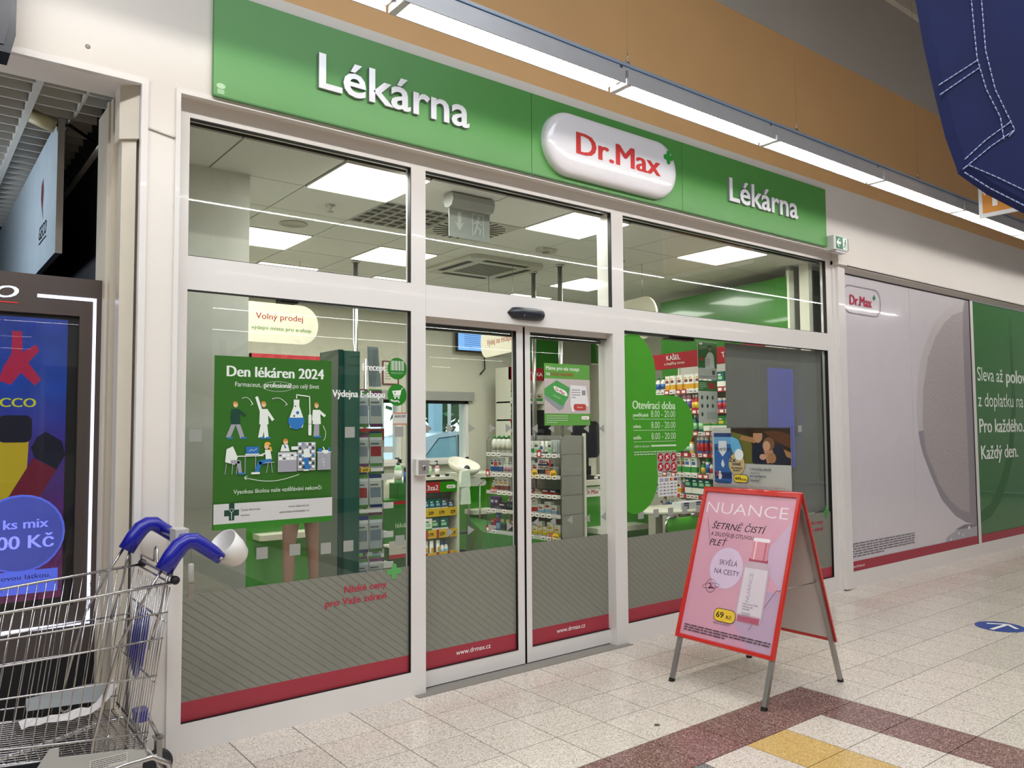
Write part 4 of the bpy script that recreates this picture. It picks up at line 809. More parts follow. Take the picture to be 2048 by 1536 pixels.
# ================================================================ SHOPPING TROLLEY
ct = thing('shopping_trolley', 'chrome wire shopping trolley with blue handle arms at the left edge', 'trolley', (.5, 3.59, 0))
OX, OY = .5, 3.59
YN, YFa = -.27, .27
def side_y(s, x): return s*(.27-.10*max(0, (.6-x))/1.0)
lv_f = [.89, .79, .70, .60, .49, .44]            # heights at x = -.35 (extrapolated)
rear = [(.882, .948), (.866, .836), (.851, .738), (.831, .598), (.803, .388), (.795, .331)]
x315 = [.907, .814, .721, .608, .434, .381]
def rail_pt(k, x):
    xr, zr = rear[k]; z = zr+(x315[k]-zr)*(xr-x)/(xr-.315); return z
for s, nm in ((-1, 'near'), (1, 'far')):
    mb = MB()
    for k in range(6):
        xr, zr = rear[k]; pts = [(x-OX, side_y(s, x), rail_pt(k, x)) for x in (xr, .5, .1, -.3)]; mb.tube(pts, .0036 if k else .006, CHROME, 8)
    for i in range(34):
        xt = .86-i*.034; xb = xt-.075
        mb.tube([(xt-OX, side_y(s, xt)-s*.004, rail_pt(0, xt)), ((xt+xb)/2-OX, side_y(s, (xt+xb)/2)-s*.004, (rail_pt(0, xt)+rail_pt(5, xb))/2), (xb-OX, side_y(s, xb)-s*.004, rail_pt(5, xb))], .0021, CHROME, 6)
    mb.build('basket_side', ct)
mb = MB()
for i in range(16):
    y = -.255+i*.034; mb.tube([(.876-OX, y, .93), (.797-OX, y, .345)], .0021, CHROME, 6)
for x, z in ((.878, .945), (.858, .80), (.80, .36), (.826, .57)): mb.tube([(x-OX, -.27, z), (x-OX, .27, z)], .0042, CHROME, 8)
mb.build('rear_gate', ct)
mb = MB()
for i in range(22):
    y = -.26+i*.0248; mb.tube([(.79-OX, y, .333), (.3-OX, y, .383), (-.3-OX, y*.85, .445)], .0021, CHROME, 5)
for i in range(30):
    x = .78-i*.037; w_ = side_y(1, x); mb.tube([(x-OX, -w_, rail_pt(5, x)-.004), (x-OX, w_, rail_pt(5, x)-.004)], .0023, CHROME, 5)
mb.build('basket_floor', ct)
mb = MB()
for i in range(18):
    y = -.2+i*.0235; mb.tube([(-.30-OX, y*.9, .45), (-.33-OX, y*.9, .88)], .0021, CHROME, 5)
mb.build('front_grille', ct)
BLH = mat('0a1290', .3, var=.02, coat=.2)
for s, dx, dz in ((-1, 0, 0), (1, -.03, .025)):
    q = [(.852, .995), (.885, 1.05), (.912, 1.085), (.94, 1.103), (.968, 1.102), (1.0, 1.08), (1.045, 1.045), (1.075, 1.018)]
    mb = MB(); mb.tube([(x+dx-OX, s*.25, z+dz) for x, z in q], .029, BLH, 14, rs=[.035, .036, .036, .034, .033, .031, .029, .024]); h_ = mb.build('handle_arm', ct)
    MB().lathe([(.008, 0), (.008, .004), (.004, .005)], STEEL, n=12).build('rivet', h_, (1.068+dx-OX, s*.25-.028, 1.022+dz), 0, R(90))
    mb = MB(); mb.tube([(x+dx-OX, s*.262, z+dz) for x, z in ((.842, 1.0), (.80, .93), (.755, .85), (.70, .745), (.65, .56), (.612, .39), (.610, .355), (.625, .34), (.645, .345), (.655, .385), (.665, .41))], .0058, CHROME, 8)
    mb.tube([(x+dx-OX, s*.262, z+dz) for x, z in ((.872, 1.0), (.857, .94), (.845, .86), (.80, .70))], .0058, CHROME, 8); mb.build('upright_tube', ct)
MB().tube([(.985-OX, -.25, 1.085), (.97-OX, .25, 1.10)], .017, BLH, 12).build('handle_bar', ct)
lk = MB(); lk.bbox(.955-OX, 1.01-OX, -.04, .07, 1.06, 1.125, mat('bdbab6', .45), .01); lk.build('coin_lock', ct)
mb = MB(); mb.tube([(1.0-OX, -.10+.002*math.sin(i*2.2), 1.06-.006*i) for i in range(12)], .0022, STEEL, 5)
mb.build('chain', ct); MB().lathe([(.011, 0), (.012, .004), (.012, .07), (.009, .075)], mat('c3c0ba', .4), n=14).build('lock_plug', ct, (1.0-OX, -.10, .912))
k_ = MB(); k_.bbox(1.0-OX-.013, 1.0-OX+.013, -.108, -.092, .875, .905, mat('a8a5a0', .4, .3), .003); k_.box(1.0-OX-.010, 1.0-OX+.011, -.102, -.098, .835, .876, STEEL); k_.build('lock_key', ct)
cup = MB(); cup.lathe([(.028, -.05), (.042, -.035), (.052, .0), (.056, .05), (.053, .05), (.048, .0), (.038, -.03), (.0005, -.038)], mat('d8d5d2', .35), n=24, sx=1, sy=1.15); o = cup.build('cup_holder', ct, (1.145-OX, -.17, 1.035)); o.rotation_euler = (R(10), R(-48), 0); o.scale = (1.2, 1.2, 1.2)
mb = MB(); mb.tube([(.885-OX, -.25, .955), (.885-OX, -.25, .995), (.885-OX, -.03, .995), (.885-OX, -.02, 1.045), (.885-OX, .0, 1.058), (.885-OX, .02, 1.045), (.885-OX, .03, .995), (.885-OX, .25, .995), (.885-OX, .25, .955)], .0045, CHROME, 8); mb.tube([(.89-OX, -.26, .965), (.89-OX, .26, .965)], .006, STEEL, 8); mb.build('bag_hook', ct)
for s in (-1, 1): MB().lathe([(.010, -.018), (.017, -.008), (.017, .008), (.010, .018)], RUB, n=16).build('rubber_pad', ct, (.893-OX, s*.262, .955), 0, R(90))
bp_ = MB(); bp_.prism([(.0, .80), (.24, .82), (.255, .60), (.07, .52), (.0, .60)], 0, .006, BLH, 'x'); o = bp_.build('flap_panel', ct, (.862-OX, .02, -.03)); o.rotation_euler = (0, R(7), 0); o.location = (.765-OX, .01, -.02)
sp_ = MB(); sp_.prism([(-.08, .33), (-.03, .405), (.0, .405), (.0, .37), (.28, .335), (.30, .30), (.28, .27), (.0, .30), (-.03, .27)], -.272, -.264, mat('a9a8a2', .5), 'y'); sp_.build('side_plate', ct, (0, 0, 0)); 
p = Print(); p.rect(.10, .23, .295, .335, P('c4c2bc')); p.greek(.105, .225, .298, .332, 5, P('4a4a4a'), .4); p.build('type_label', ct, (0, -.2725, 0))
mb = MB()
for s in (-1, 1): mb.tube([(-.35, s*.26, .20), (.0, s*.265, .245), (.22, s*.265, .285), (.32, s*.265, .29), (.38, s*.262, .25), (.40, s*.26, .16)], .011, CHROME, 10)
mb.tube([(.32, -.26, .29), (.33, .26, .29)], .007, CHROME, 8); mb.build('chassis', ct)
MB().bbox(.345, .40, .12, .20, .30, .345, BLH, .012).build('bumper', ct)
whm = MB(); whm.lathe([(.02, -.015), (.055, -.015), (.0625, -.009), (.0625, .009), (.055, .015), (.02, .015)], mat('26282c', .5), n=24); whl = whm.mesh('wheel'); fk = MB().box(-.012, .012, -.024, -.020, -.01, .12, STEEL).box(-.012, .012, .020, .024, -.01, .12, STEEL).box(-.02, .02, -.024, .024, .11, .12, STEEL).mesh('fork')
for x, y in ((.47, .25), (.38, -.25), (-.55, -.2), (-.55, .2)):
    wh = link('wheel', whl, ct, (x, y, .0625)); wh.rotation_euler = (R(90), 0, 0); fo = link('fork', fk, ct, (x, y, .0625))
    MB().tube([(x, y, .18), (x-.05 if x > 0 else x, y, .29 if x > 0 else .40)], .008, CHROME, 8).build('stem', ct)
MB().tube([(-.55, -.2, .40), (-.55, .2, .40)], .008, CHROME, 8).tube([(-.55, -.2, .4), (-.35, -.26, .20)], .010, CHROME, 8).tube([(-.55, .2, .4), (-.35, .26, .20)], .010, CHROME, 8).build('front_axle', ct)
pa = MB(); rn = random.Random(3); g_ = []
for i in range(13):
    for j in range(4):
        g_.append((.0+i*.028, -.05+j*.033+.012*math.sin(i*.9), .012*rn.random()+(.10*max(0, (i-9)/3)**1.5)+.004))
pa.add(g_, [(i*4+j, i*4+j+1, i*4+j+5, i*4+j+4) for i in range(12) for j in range(3)], mat('d9d5d2', .7), False); o = pa.build('crumpled_paper', None, (.42, 3.70, .385)); tag(o, 'crumpled white paper strip lying on the wire floor of the trolley', 'paper')
pa = MB(); pa.add([(0, 0, 0), (.30, .01, -.02), (.30, .03, .05), (.22, .03, .055), (.0, .02, .045)], [(0, 1, 2, 3, 4)], mat('8d9192', .6)).build('grey_sleeve', None, (.45, 3.78, .42)); o = bpy.data.objects['grey_sleeve']; tag(o, 'flat grey plastic sleeve standing behind the crumpled paper in the trolley', 'sleeve')

# ================================================================ SHOP INTERIOR
GB = mat('2f8a12', .25, var=.03, coat=.3); GB2 = mat('276b22', .5, var=.03); CRM = mat('dedccb', .4, var=.02)
def counter(name, label, x0, x1, y0, y1, z1, logo=None, ledge=None, loc=None):
    t = thing(name, label, 'counter', (0, 0, 0))
    MB().box(x0+.02, x1-.02, y0+.06, y1-.02, 0, .09, BLACK).build('kickplate', t)
    MB().bbox(x0, x1, y0, y1, .09, z1-.05, GB, .006).build('counter_body', t); MB().bbox(x0-.03, x1+.03, y0-.03, y1, z1-.05, z1, CRM, .01).build('counter_top', t)
    if ledge: MB().prism([(ledge[0]+.03, y0-.20), (ledge[1], y0-.20), (ledge[1], y0), (ledge[0], y0), (ledge[0], y0-.17)], ledge[2]-.05, ledge[2], CRM).build('bag_ledge', t)
    if logo: p = Print(); capsule_logo(p, *logo); p.build('logo_print', t, (0, y0-.001, 0))
    return t
counter('service_counter', 'green counter with white bag ledge behind the standing person', 1.75, 3.75, 7.2, 7.8, 1.0, None, (2.60, 3.35, .60))
counter('service_counter', 'green counter with Dr.Max capsule left of the clear display rack', 5.43, 7.05, 7.81, 8.28, 1.0, (5.56, .89, .235), (5.36, 5.70, .585))
counter('service_counter', 'green counter with Dr.Max capsule right of the clear display rack', 5.29, 6.33, 5.78, 6.4, 1.02, (5.52, .905, .30), (5.42, 6.10, .56))
bs = thing('rack_plinth', 'low dark green plinth carrying the clear display rack', 'plinth', (0, 0, 0))
pg = [(4.80, 5.44), (5.22, 5.55), (5.25, 6.5), (5.40, 7.78), (5.38, 7.80), (4.71, 6.54)]
MB().prism(pg, .09, .50, GB2).build('plinth_body', bs); MB().prism([(a*.97+.15, b*.99+.07) for a, b in pg], 0, .09, BLACK).build('kickplate', bs)

# product prototypes -------------------------------------------------
PM = {}
def pmesh(kind, w_, h, d, c1, c2, c3):
    k = (kind, w_, h, d, c1, c2, c3)
    if k in PM: return PM[k]
    m = MB(); A, B_, D_ = P(c1, .4), P(c2, .4), P(c3, .4); e = .0006
    if kind == 'box':
        m.box(-w_/2, w_/2, 0, d, 0, h, A); m.box(-w_/2-e, w_/2+e, -e, d*.6, h*.08, h*.40, B_); m.box(-w_*.4, w_*.25, -2*e, 0, h*.52, h*.70, D_); m.box(-w_*.4, w_*.05, -2*e, 0, h*.76, h*.84, B_)
    elif kind == 'bottle':
        r_ = w_/2; m.lathe([(r_*.9, 0), (r_, .004), (r_, h*.66), (r_*.45, h*.80), (r_*.42, h*.82)], A, (0, r_, 0), 12); m.lathe([(r_*.5, h*.82), (r_*.5, h*.98), (r_*.42, h)], B_, (0, r_, 0), 12); m.lathe([(r_*1.02, h*.15), (r_*1.02, h*.52)], D_, (0, r_, 0), 12)
    elif kind == 'jar':
        r_ = w_/2; m.lathe([(r_*.92, 0), (r_, .004), (r_, h*.70), (r_*.8, h*.74)], A, (0, r_, 0), 12); m.lathe([(r_*.95, h*.74), (r_*.95, h*.97), (r_*.88, h)], B_, (0, r_, 0), 12); m.lathe([(r_*1.02, h*.12), (r_*1.02, h*.6)], D_, (0, r_, 0), 12)
    elif kind == 'tube':
        m.lathe([(w_*.38, 0), (w_*.38, h*.16)], B_, (0, w_*.4, 0), 10)
        z0, z1 = h*.16, h; r_ = w_*.45; n = 10
        vs = [(r_*math.cos(2*math.pi*j/n), w_*.4+r_*math.sin(2*math.pi*j/n), z0) for j in range(n)]+[(w_/2*math.cos(2*math.pi*j/n), w_*.4+.003*math.sin(2*math.pi*j/n), z1) for j in range(n)]
        m.add(vs, [(j, (j+1) % n, n+(j+1) % n, n+j) for j in range(n)]+[tuple(range(n, 2*n))], A, True); m.box(-w_*.3, w_*.3, -.012*w_, w_*.02, h*.35, h*.6, D_)
    elif kind == 'pump':
        r_ = w_/2; m.lathe([(r_*.9, 0), (r_, .004), (r_, h*.60), (r_*.5, h*.70)], A, (0, r_, 0), 12); m.lathe([(r_*.45, h*.70), (r_*.45, h*.80), (r_*.15, h*.81), (r_*.15, h*.95)], B_, (0, r_, 0), 10); m.box(-r_*.9, r_*.25, r_*.75, r_*1.25, h*.93, h, B_); m.lathe([(r_*1.02, h*.12), (r_*1.02, h*.5)], D_, (0, r_, 0), 12)
    PM[k] = m.mesh({'box': 'medicine_box', 'bottle': 'bottle', 'jar': 'jar', 'tube': 'tube', 'pump': 'pump_bottle'}[kind]); return PM[k]
CN = {'e8e6e0': 'white', 'b8242e': 'red', '2a5fa8': 'blue', '2f8a3c': 'green', 'd8a02a': 'orange', 'e3c53a': 'yellow', '5a3c8c': 'purple', '1d2840': 'navy', '1f5f5a': 'teal', 'c9c4b4': 'cream', '7b3a2c': 'brown', '8fb8d8': 'pale blue', 'c48aa0': 'pink', '4a4c50': 'grey', '23262b': 'black', '9ad09a': 'pale green', 'd9b78a': 'tan'}
KN = {'box': ('medicine_box', 'box', 'box'), 'bottle': ('bottle', 'bottle', 'bottle'), 'jar': ('jar', 'jar', 'jar'), 'tube': ('tube', 'tube', 'tube'), 'pump': ('pump_bottle', 'pump bottle', 'bottle')}
ORD = ['first', 'second', 'third', 'fourth', 'fifth', 'sixth', 'seventh', 'eighth', 'ninth', 'tenth', 'eleventh', 'twelfth', 'thirteenth', 'fourteenth', 'fifteenth', 'sixteenth', 'seventeenth', 'eighteenth', 'nineteenth', 'twentieth']
def put(kind, dims, cols, T, rz, lx, ly, lz, where, group):
    me = pmesh(kind, *dims, *cols); q = T @ Vector((lx, ly, lz))
    o = link(KN[kind][0], me, None, q, rz)
    tag(o, '%s and %s %s, %s' % (CN[cols[0]], CN[cols[1]], KN[kind][1], where), KN[kind][2], group); return o
PALS = [('e8e6e0', 'b8242e', '2a5fa8'), ('e8e6e0', '2a5fa8', 'b8242e'), ('e8e6e0', '2f8a3c', '2a5fa8'), ('b8242e', 'e8e6e0', 'e3c53a'), ('2a5fa8', 'e8e6e0', 'b8242e'), ('e8e6e0', 'd8a02a', '7b3a2c'), ('c9c4b4', '2f8a3c', '7b3a2c'), ('e3c53a', 'b8242e', 'e8e6e0'), ('2f8a3c', 'e8e6e0', 'e3c53a'), ('e8e6e0', '8fb8d8', '1d2840'), ('e8e6e0', 'c48aa0', '5a3c8c'), ('1f5f5a', 'e8e6e0', '9ad09a')]
def fill(T, rz, x0, x1, z, hmax, depth, where, group, seed, bias=None, gap=.006, kinds=('box', 'box', 'box', 'bottle', 'jar')):
    rn = random.Random(seed); x = x0; i = 0; pal = bias or PALS
    while i < 20:
        if rn.random() < .35 or i == 0: kind = rn.choice(kinds); pc = rn.choice(pal); w_ = round(rn.choice((.055, .07, .085, .10)) if kind == 'box' else rn.choice((.05, .06)), 3); h = round(hmax*rn.choice((.6, .72, .85, .95)), 3); d = .05 if kind == 'box' else w_
        if x+w_ > x1: break
        put(kind, (w_, h, d), pc, T, rz, x+w_/2, depth*rn.uniform(0, .35), z, where % ORD[i], group); x += w_+gap+(0 if rn.random() < .8 else .03); i += 1
# A) wall shelving ---------------------------------------------------
RZA = R(-99.2); OA = Vector((6.62, 5.95, 0)); TA_ = Matrix.Translation(OA) @ Matrix.Rotation(RZA, 4, 'Z'); LA = 1.57
ws = thing('wall_shelving', 'white wall shelving with red KAŠEL header behind the right pane', 'shelf', OA, RZA)
MB().box(0, LA, .38, .40, 0, 2.35, mat('c9c6bc', .5)).build('back_panel', ws)
hb = MB(); hb.add([(0, .02, 2.175), (LA, .02, 2.175), (LA, -.02, 2.335), (0, -.02, 2.335), (0, .08, 2.175), (LA, .08, 2.175), (LA, .08, 2.335), (0, .08, 2.335)], [(0, 1, 2, 3), (4, 7, 6, 5), (0, 4, 5, 1), (3, 2, 6, 7), (0, 3, 7, 4), (1, 5, 6, 2)], RED); hb.build('header_board', ws)
p = Print(); p.text('KAŠEL', .36, 2.265, .052, WHITEP, .22, align='c', bold=.045); p.text('a doplňky stravy', .36, 2.215, .03, WHITEP, .33, align='c', bold=.01); p.text('TRÁVENÍ', 1.24, 2.235, .052, WHITEP, .32, align='c', bold=.045)
hl = p.build('header_lettering', ws, (0, -.004, 0)); hl.rotation_euler = (R(14), 0, 0); hl.location = (0, .745, .135)
hl.location = (0, .018+2.175*math.sin(R(14)), 2.175-2.175*math.cos(R(14)))
SH_Z = [1.93, 1.715, 1.49, 1.27, 1.055, .84, .62, .35]
tagm = MB().box(0, .052, -.004, 0, 0, .034, WHITEP).box(.008, .044, -.0045, -.004, .010, .024, P('6b6b68')).mesh('price_tag'); tagr = MB().box(0, .075, -.004, 0, -.006, .045, RED).box(.012, .062, -.0045, -.004, .004, .032, WHITEP).mesh('price_tag')
rn = random.Random(11)
for si, z in enumerate(SH_Z):
    s_ = MB().box(0, LA, .0, .38, z-.022, z, CRM).box(0, LA, -.006, 0, z-.036, z+.002, P('c9c2bd') if si % 2 == 0 else RED).build('shelf_board', ws)
    x = .02
    while x < LA-.08 and si < 7:
        r_ = rn.random() < .25; link('price_tag', tagr if r_ else tagm, s_, (x, -.0065, z-.034)); x += (.085 if r_ else .062)+(.0 if rn.random() < .6 else .04)
for x in (.0, .95, LA-.02): MB().box(x, x+.02, .36, .385, 0, 2.34, CRM).build('upright', ws)
MB().box(.945, .975, -.03, .0, 2.16, 2.345, CRM).build('header_joint', ws)
SN = ['top', 'second', 'third', 'fourth', 'fifth', 'sixth', 'seventh']
for si, z in enumerate(SH_Z[:7]):
    fill(TA_, RZA, .02, LA-.02, z+.001, .19, .08, '%s from left, '+('%s shelf under the KAŠEL header' % SN[si]), 'medicines on the wall shelving', 100+si)
# green wall panel above
gp_ = thing('wall_cladding', 'long green wall panel above the red shelf header', 'panel', (7.05, 6.20, 0), R(-98.2))
MB().box(0, 1.87, 0, .03, 2.0, 3.0, mat('2f7a1c', .25, var=.02, coat=.4)).build('panel_board', gp_); MB().box(1.87, 1.895, -.01, .06, 1.9, 3.05, mat('e8ecdc', .4)).build('edge_profile', gp_)
struct('wall_partition', MB().box(6.80, 8.6, 4.33, 4.38, 0, 3.1, mat('a3a39d', .6)))
struct('trim_7', MB().box(6.84, 6.90, 4.16, 4.26, 0, 3.1, CRM))
# B) clear display rack ------------------------------------------------
RZB = math.atan2(-1, .11); OB = Vector((4.74, 6.5, 0)); TB = Matrix.Translation(OB) @ Matrix.Rotation(RZB, 4, 'Z'); LB = 1.006
ar = thing('display_rack', 'clear acrylic display rack full of medicines on the green plinth', 'rack', OB, RZB)
MB().box(0, LB, .30, .315, .50, 1.47, mat('8c8984', .35)).build('back_board', ar); MB().box(LB-.02, LB, .33, .36, .47, 1.49, CRM).build('end_post', ar)
MB().box(LB-.012, LB, .02, .33, .50, 1.46, mat('96938d', .25, var=.06, scale=3)).build('end_board', ar)
cv = MB(); cv.box(0, LB*.48, -.004, 0, .50, 1.42, ACRYL); cv.build('front_sheet', ar); MB().box(LB*.50, LB, -.004, 0, .50, 1.44, ACRYL).build('front_sheet', ar)
eg = MB()
for x in (0, LB*.49, LB): eg.tube([(x, -.003, .50), (x, -.003, 1.42), (x, .03, 1.46)], .003, mat('4b504e', .3), 6)
eg.build('sheet_edge', ar)
RB_Z = [1.30, 1.10, .92, .74, .53]; nm_ = ['top', 'second', 'third', 'fourth', 'bottom']
WHITES = [('e8e6e0', '2f8a3c', 'c9c4b4'), ('e8e6e0', '9ad09a', '4a4c50'), ('e8e6e0', '8fb8d8', '2a5fa8'), ('e8e6e0', '4a4c50', 'c9c4b4')]
RBF = [([('bottle', (.06, .17, .06), ('e8e6e0', '2f8a3c', 'c9c4b4'))]*4, WHITES), ([('box', (.05, .15, .05), ('e8e6e0', '2a5fa8', '4a4c50'))]*3+[('bottle', (.035, .11, .035), ('e8e6e0', 'e8e6e0', 'c48aa0'))]*3, [('e8e6e0', 'd8a02a', 'b8242e'), ('e8e6e0', '1d2840', 'b8242e')]),
       ([('bottle', (.05, .10, .05), ('8fb8d8', 'e8e6e0', 'd8a02a'))]+[('box', (.06, .13, .05), ('e8e6e0', '7b3a2c', 'd8a02a'))]*3, [('1d2840', 'b8242e', 'e8e6e0'), ('4a4c50', 'c9c4b4', 'd8a02a')]),
       ([('box', (.05, .12, .05), ('5a3c8c', '1d2840', 'e8e6e0'))]*2+[('box', (.10, .07, .05), ('23262b', '1d2840', 'e8e6e0'))]+[('bottle', (.035, .10, .035), ('1d2840', 'e8e6e0', '1f5f5a'))]*3, [('e8e6e0', 'b8242e', 'c9c4b4'), ('e8e6e0', '8fb8d8', 'b8242e')]),
       ([('box', (.07, .10, .05), ('b8242e', 'e8e6e0', '5a3c8c'))]+[('box', (.05, .17, .05), ('2a5fa8', '8fb8d8', 'b8242e'))]+[('box', (.07, .16, .05), ('2f8a3c', '23262b', 'd9b78a'))]*2+[('box', (.06, .15, .05), ('b8242e', '23262b', 'd9b78a'))], [('e8e6e0', 'e3c53a', 'd8a02a')])]
for si, z in enumerate(RB_Z):
    s_ = MB().box(0, LB, .0, .30, z-.008, z, ACRYL).box(0, LB, -.014, -.004, z-.030, z+.004, mat('b9b7b2', .4)).build('shelf', ar)
    x = .015; i = 0
    while x < LB-.07:
        if rn.random() < .75: link('price_tag', tagm, s_, (x, -.0145, z-.033))
        x += .075
    x = .02; wh = '%s from left, '+('%s shelf of the clear rack' % nm_[si])
    for kind, dm_, cc in RBF[si][0]:
        put(kind, dm_, cc, TB, RZB, x+dm_[0]/2, .03, z, wh % ORD[i], 'medicines in the clear rack'); x += dm_[0]+.008; i += 1
    rb = random.Random(40+si); x = max(x, .46 if si != 2 else .54)
    while x < (LB-.10 if si not in (2,) else .86) and i < 18:
        pc = rb.choice(RBF[si][1]); kd = 'box' if (si or rb.random() < .7) else 'tube'; w_ = rb.choice((.05, .065, .08)) if kd == 'box' else .045; h = rb.choice((.08, .11, .13)) if si else .12
        if si == 2: h = .05; w_ = .09
        put(kd, (w_, h, .05), pc, TB, RZB, x+w_/2, .03, z, wh % ORD[i], 'medicines in the clear rack'); x += w_+.008; i += 1
def promo(par, x, z, txt, y=-.016):
    p = Print(.0004); p.rect(x, x+.055, z-.02, z+.05, RED); p.poly(rrect(x+.085, z+.015, .08, .075, .03), mat('e3bd2c', .4)); p.greek(x+.006, x+.05, z-.01, z+.045, 4, P('e8c8c8')); p.text(txt, x+.085, z, .028, P('231a10'), .058, align='c', bold=.055); p.build('price_flag', par, (0, y, 0))
promo(ar, .60, 1.10, '389'); promo(ar, .84, 1.10, '369'); promo(ar, .38, 1.10, '89'); promo(ar, .40, .92, '89'); promo(ar, .86, .52, '259')
p = Print(.0004); p.rect(.0, .055, 1.07, 1.13, RED); p.rect(.012, .043, 1.08, 1.11, WHITEP); p.rect(.12, .17, 1.17, 1.21, RED); p.rect(.07, .16, .91, .945, RED); p.text('200 Kč', .072, .915, .022, WHITEP, .085, bold=.045); p.rect(.0, .055, .51, .57, RED); p.rect(.012, .043, .52, .55, WHITEP)
p.rect(.72, .78, 1.27, 1.335, RED); p.rect(.735, .765, 1.28, 1.315, WHITEP); p.build('red_flag', ar, (0, -.018, 0))
o = link('medicine_box', pmesh('box', .17, .07, .05, 'e8e6e0', '1d2840', 'b8242e'), None, TB @ Vector((.80, .0, 1.18)), RZB); tag(o, 'wide white box lettered Olfen leaning on the second shelf of the clear rack', 'box')
p = Print(.0004); p.text('Olfen', -.07, .03, .022, P('1b2350'), .07); p.poly([(.03, .015), (.06, .035), (.03, .055)], P('1b2350')); p.rect(.06, .085, .0, .07, P('b8242e')); p.build('box_print', o, (0, -.002, 0))
for i in range(6):
    o = MB().box(0, .006, 0, .06, 0, .13, P('cfd3d6')).build('blister_card', None, TB @ Vector((.86+.022*i, .03, 1.301)), RZB); tag(o, 'slanted silver card, %s of the fan on the clear rack top shelf' % ORD[i], 'card', 'silver cards on the clear rack')
# C) promotional stand "3 za 2" -------------------------------------------
OC = Vector((4.20, 7.3, 0)); TC = Matrix.Translation(OC)
st3 = thing('promotion_stand', 'white rounded stand with green header and yellow price strips by the door', 'stand', OC)
fr3 = MB(); a = rrect(.36, .53, .76, .98, .09, 6); b = rrect(.36, .53, .70, .92, .07, 6); n = len(a)
fr3.add([(x, y, z) for y in (0, .30) for x, z in a]+[(x, y, z) for y in (0, .30) for x, z in b], [(i, (i+1) % n, n+(i+1) % n, n+i) for i in range(n)]+[(2*n+i, 3*n+i, 3*n+(i+1) % n, 2*n+(i+1) % n) for i in range(n)]+[(i, 2*n+i, 2*n+(i+1) % n, (i+1) % n) for i in range(n)], CRM); fr3.build('stand_frame', st3)
MB().box(.01, .71, .28, .30, .05, 1.0, mat('b9bcb6', .5)).build('back_panel', st3); MB().box(.01, .71, .0, .012, .855, .965, GB).build('header_panel', st3)
p = Print(); p.rect(.31, .49, .855, .965, RED); p.text('3za2', .325, .88, .055, WHITEP, .14, bold=.045); capsule_logo(p, .63, .91, .12); p.build('header_print', st3, (0, -.001, 0))
for si, z in enumerate((.63, .40, .16)):
    MB().box(.01, .71, .01, .28, z-.015, z, CRM).build('shelf', st3)
    p = Print(.0004); p.rect(.01, .71, z-.035, z+.055, mat('d8b02a', .4)); 
    for k in range(5): p.rect(.02+.14*k, .05+.14*k, z-.035, z+.055, RED) if si else None; p.text(('159', '199', '239', '179', '229')[(k+si) % 5], .06+.14*k, z-.01, .035, P('2a2010'), .06, bold=.045)
    p.build('price_strip', st3, (0, -.002, 0))
    pal = ([('4a4c50', 'e8e6e0', '8fb8d8'), ('1f5f5a', 'e8e6e0', '8fb8d8')], [('1f5f5a', 'e8e6e0', '9ad09a'), ('e8e6e0', '2f8a3c', '9ad09a')], [('e8e6e0', '2a5fa8', '8fb8d8'), ('e8e6e0', 'e3c53a', 'd8a02a')])[si]
    fill(TC, 0, .03, .70, z+.001, .21, .06, '%s from left, '+('%s shelf of the white stand' % ('top', 'middle', 'bottom')[si]), 'products in the white stand', 60+si, pal, kinds=(('box',), ('box', 'bottle'), ('bottle', 'tube'))[si])
for i, (x, c) in enumerate(((.42, ('c9c4b4', '23262b', '9ad09a')), (.52, ('c48aa0', '23262b', 'e8e6e0')), (.30, ('c48aa0', '23262b', 'e8e6e0')))):
    put('pump', (.055, .17, .055), c, TC, 0, x, .08, 1.021, '%s from left standing on top of the white stand' % ORD[(1, 2, 0)[i]], 'pump bottles on the white stand')
for i in range(3):
    o = MB().lathe([(.02, -.012), (.024, 0), (.02, .012)], BLACK, n=12).build('sunglasses', None, TC @ Vector((.36+.12*i, .03, 1.036))); tag(o, 'small round black case on the white stand, %s from left' % ORD[i], 'case', 'black cases on the white stand')
# baby scale on trolley
bsx = thing('baby_scale', 'big white oval baby scale dish on a grey trolley behind the white stand', 'scale', (5.19, 7.58, 0))
d_ = MB(); d_.lathe([(.02, -.05), (.15, -.045), (.185, 0), (.19, .05), (.175, .045), (.14, -.02), (.01, -.03)], mat('e6e3d6', .3), n=28); o = d_.build('scale_dish', bsx, (0, 0, 1.10)); o.rotation_euler = (R(22), 0, R(10))
f = MB(); f.bbox(-.16, .16, -.12, .12, .90, .98, mat('c9c8c0', .4), .01); f.box(-.15, .15, -.11, .11, .35, .37, STEEL)
for x in (-.15, .15):
    for y in (-.11, .11): f.tube([(x, y, .09), (x, y, .9)], .01, STEEL, 8)
f.build('trolley_frame', bsx); whc = MB().lathe([(.02, -.01), (.035, -.008), (.035, .008), (.02, .01)], BLACK, n=14).mesh('caster')
for x in (-.15, .15):
    for y in (-.11, .11): o = link('caster', whc, bsx, (x, y, .04)); o.rotation_euler = (R(90), 0, 0)
MB().lathe([(.03, -.02), (.045, 0), (.03, .02)], mat('3a3c3e', .3), n=16).build('scale_dial', bsx, (-.02, -.10, 1.08), 0, R(90))
for i in range(2):
    o = MB().prism([(0, 0), (.14, 0), (.13, .15), (.12, .19), (.02, .18)], 0, .05, mat('dfe8dc', .7, var=.06, scale=14), 'y').build('paper_bag', None, (4.97, 7.32, .70+.19*i)); tag(o, ('lower', 'upper')[i]+' pale green paper bag hanging between the white stand and counter', 'bag', 'paper bags by the counter')
    MB().tube([(.03, .02, .18), (.06, .02, .21), (.09, .02, .18)], .003, WHITEP, 5).build('bag_handle', o)
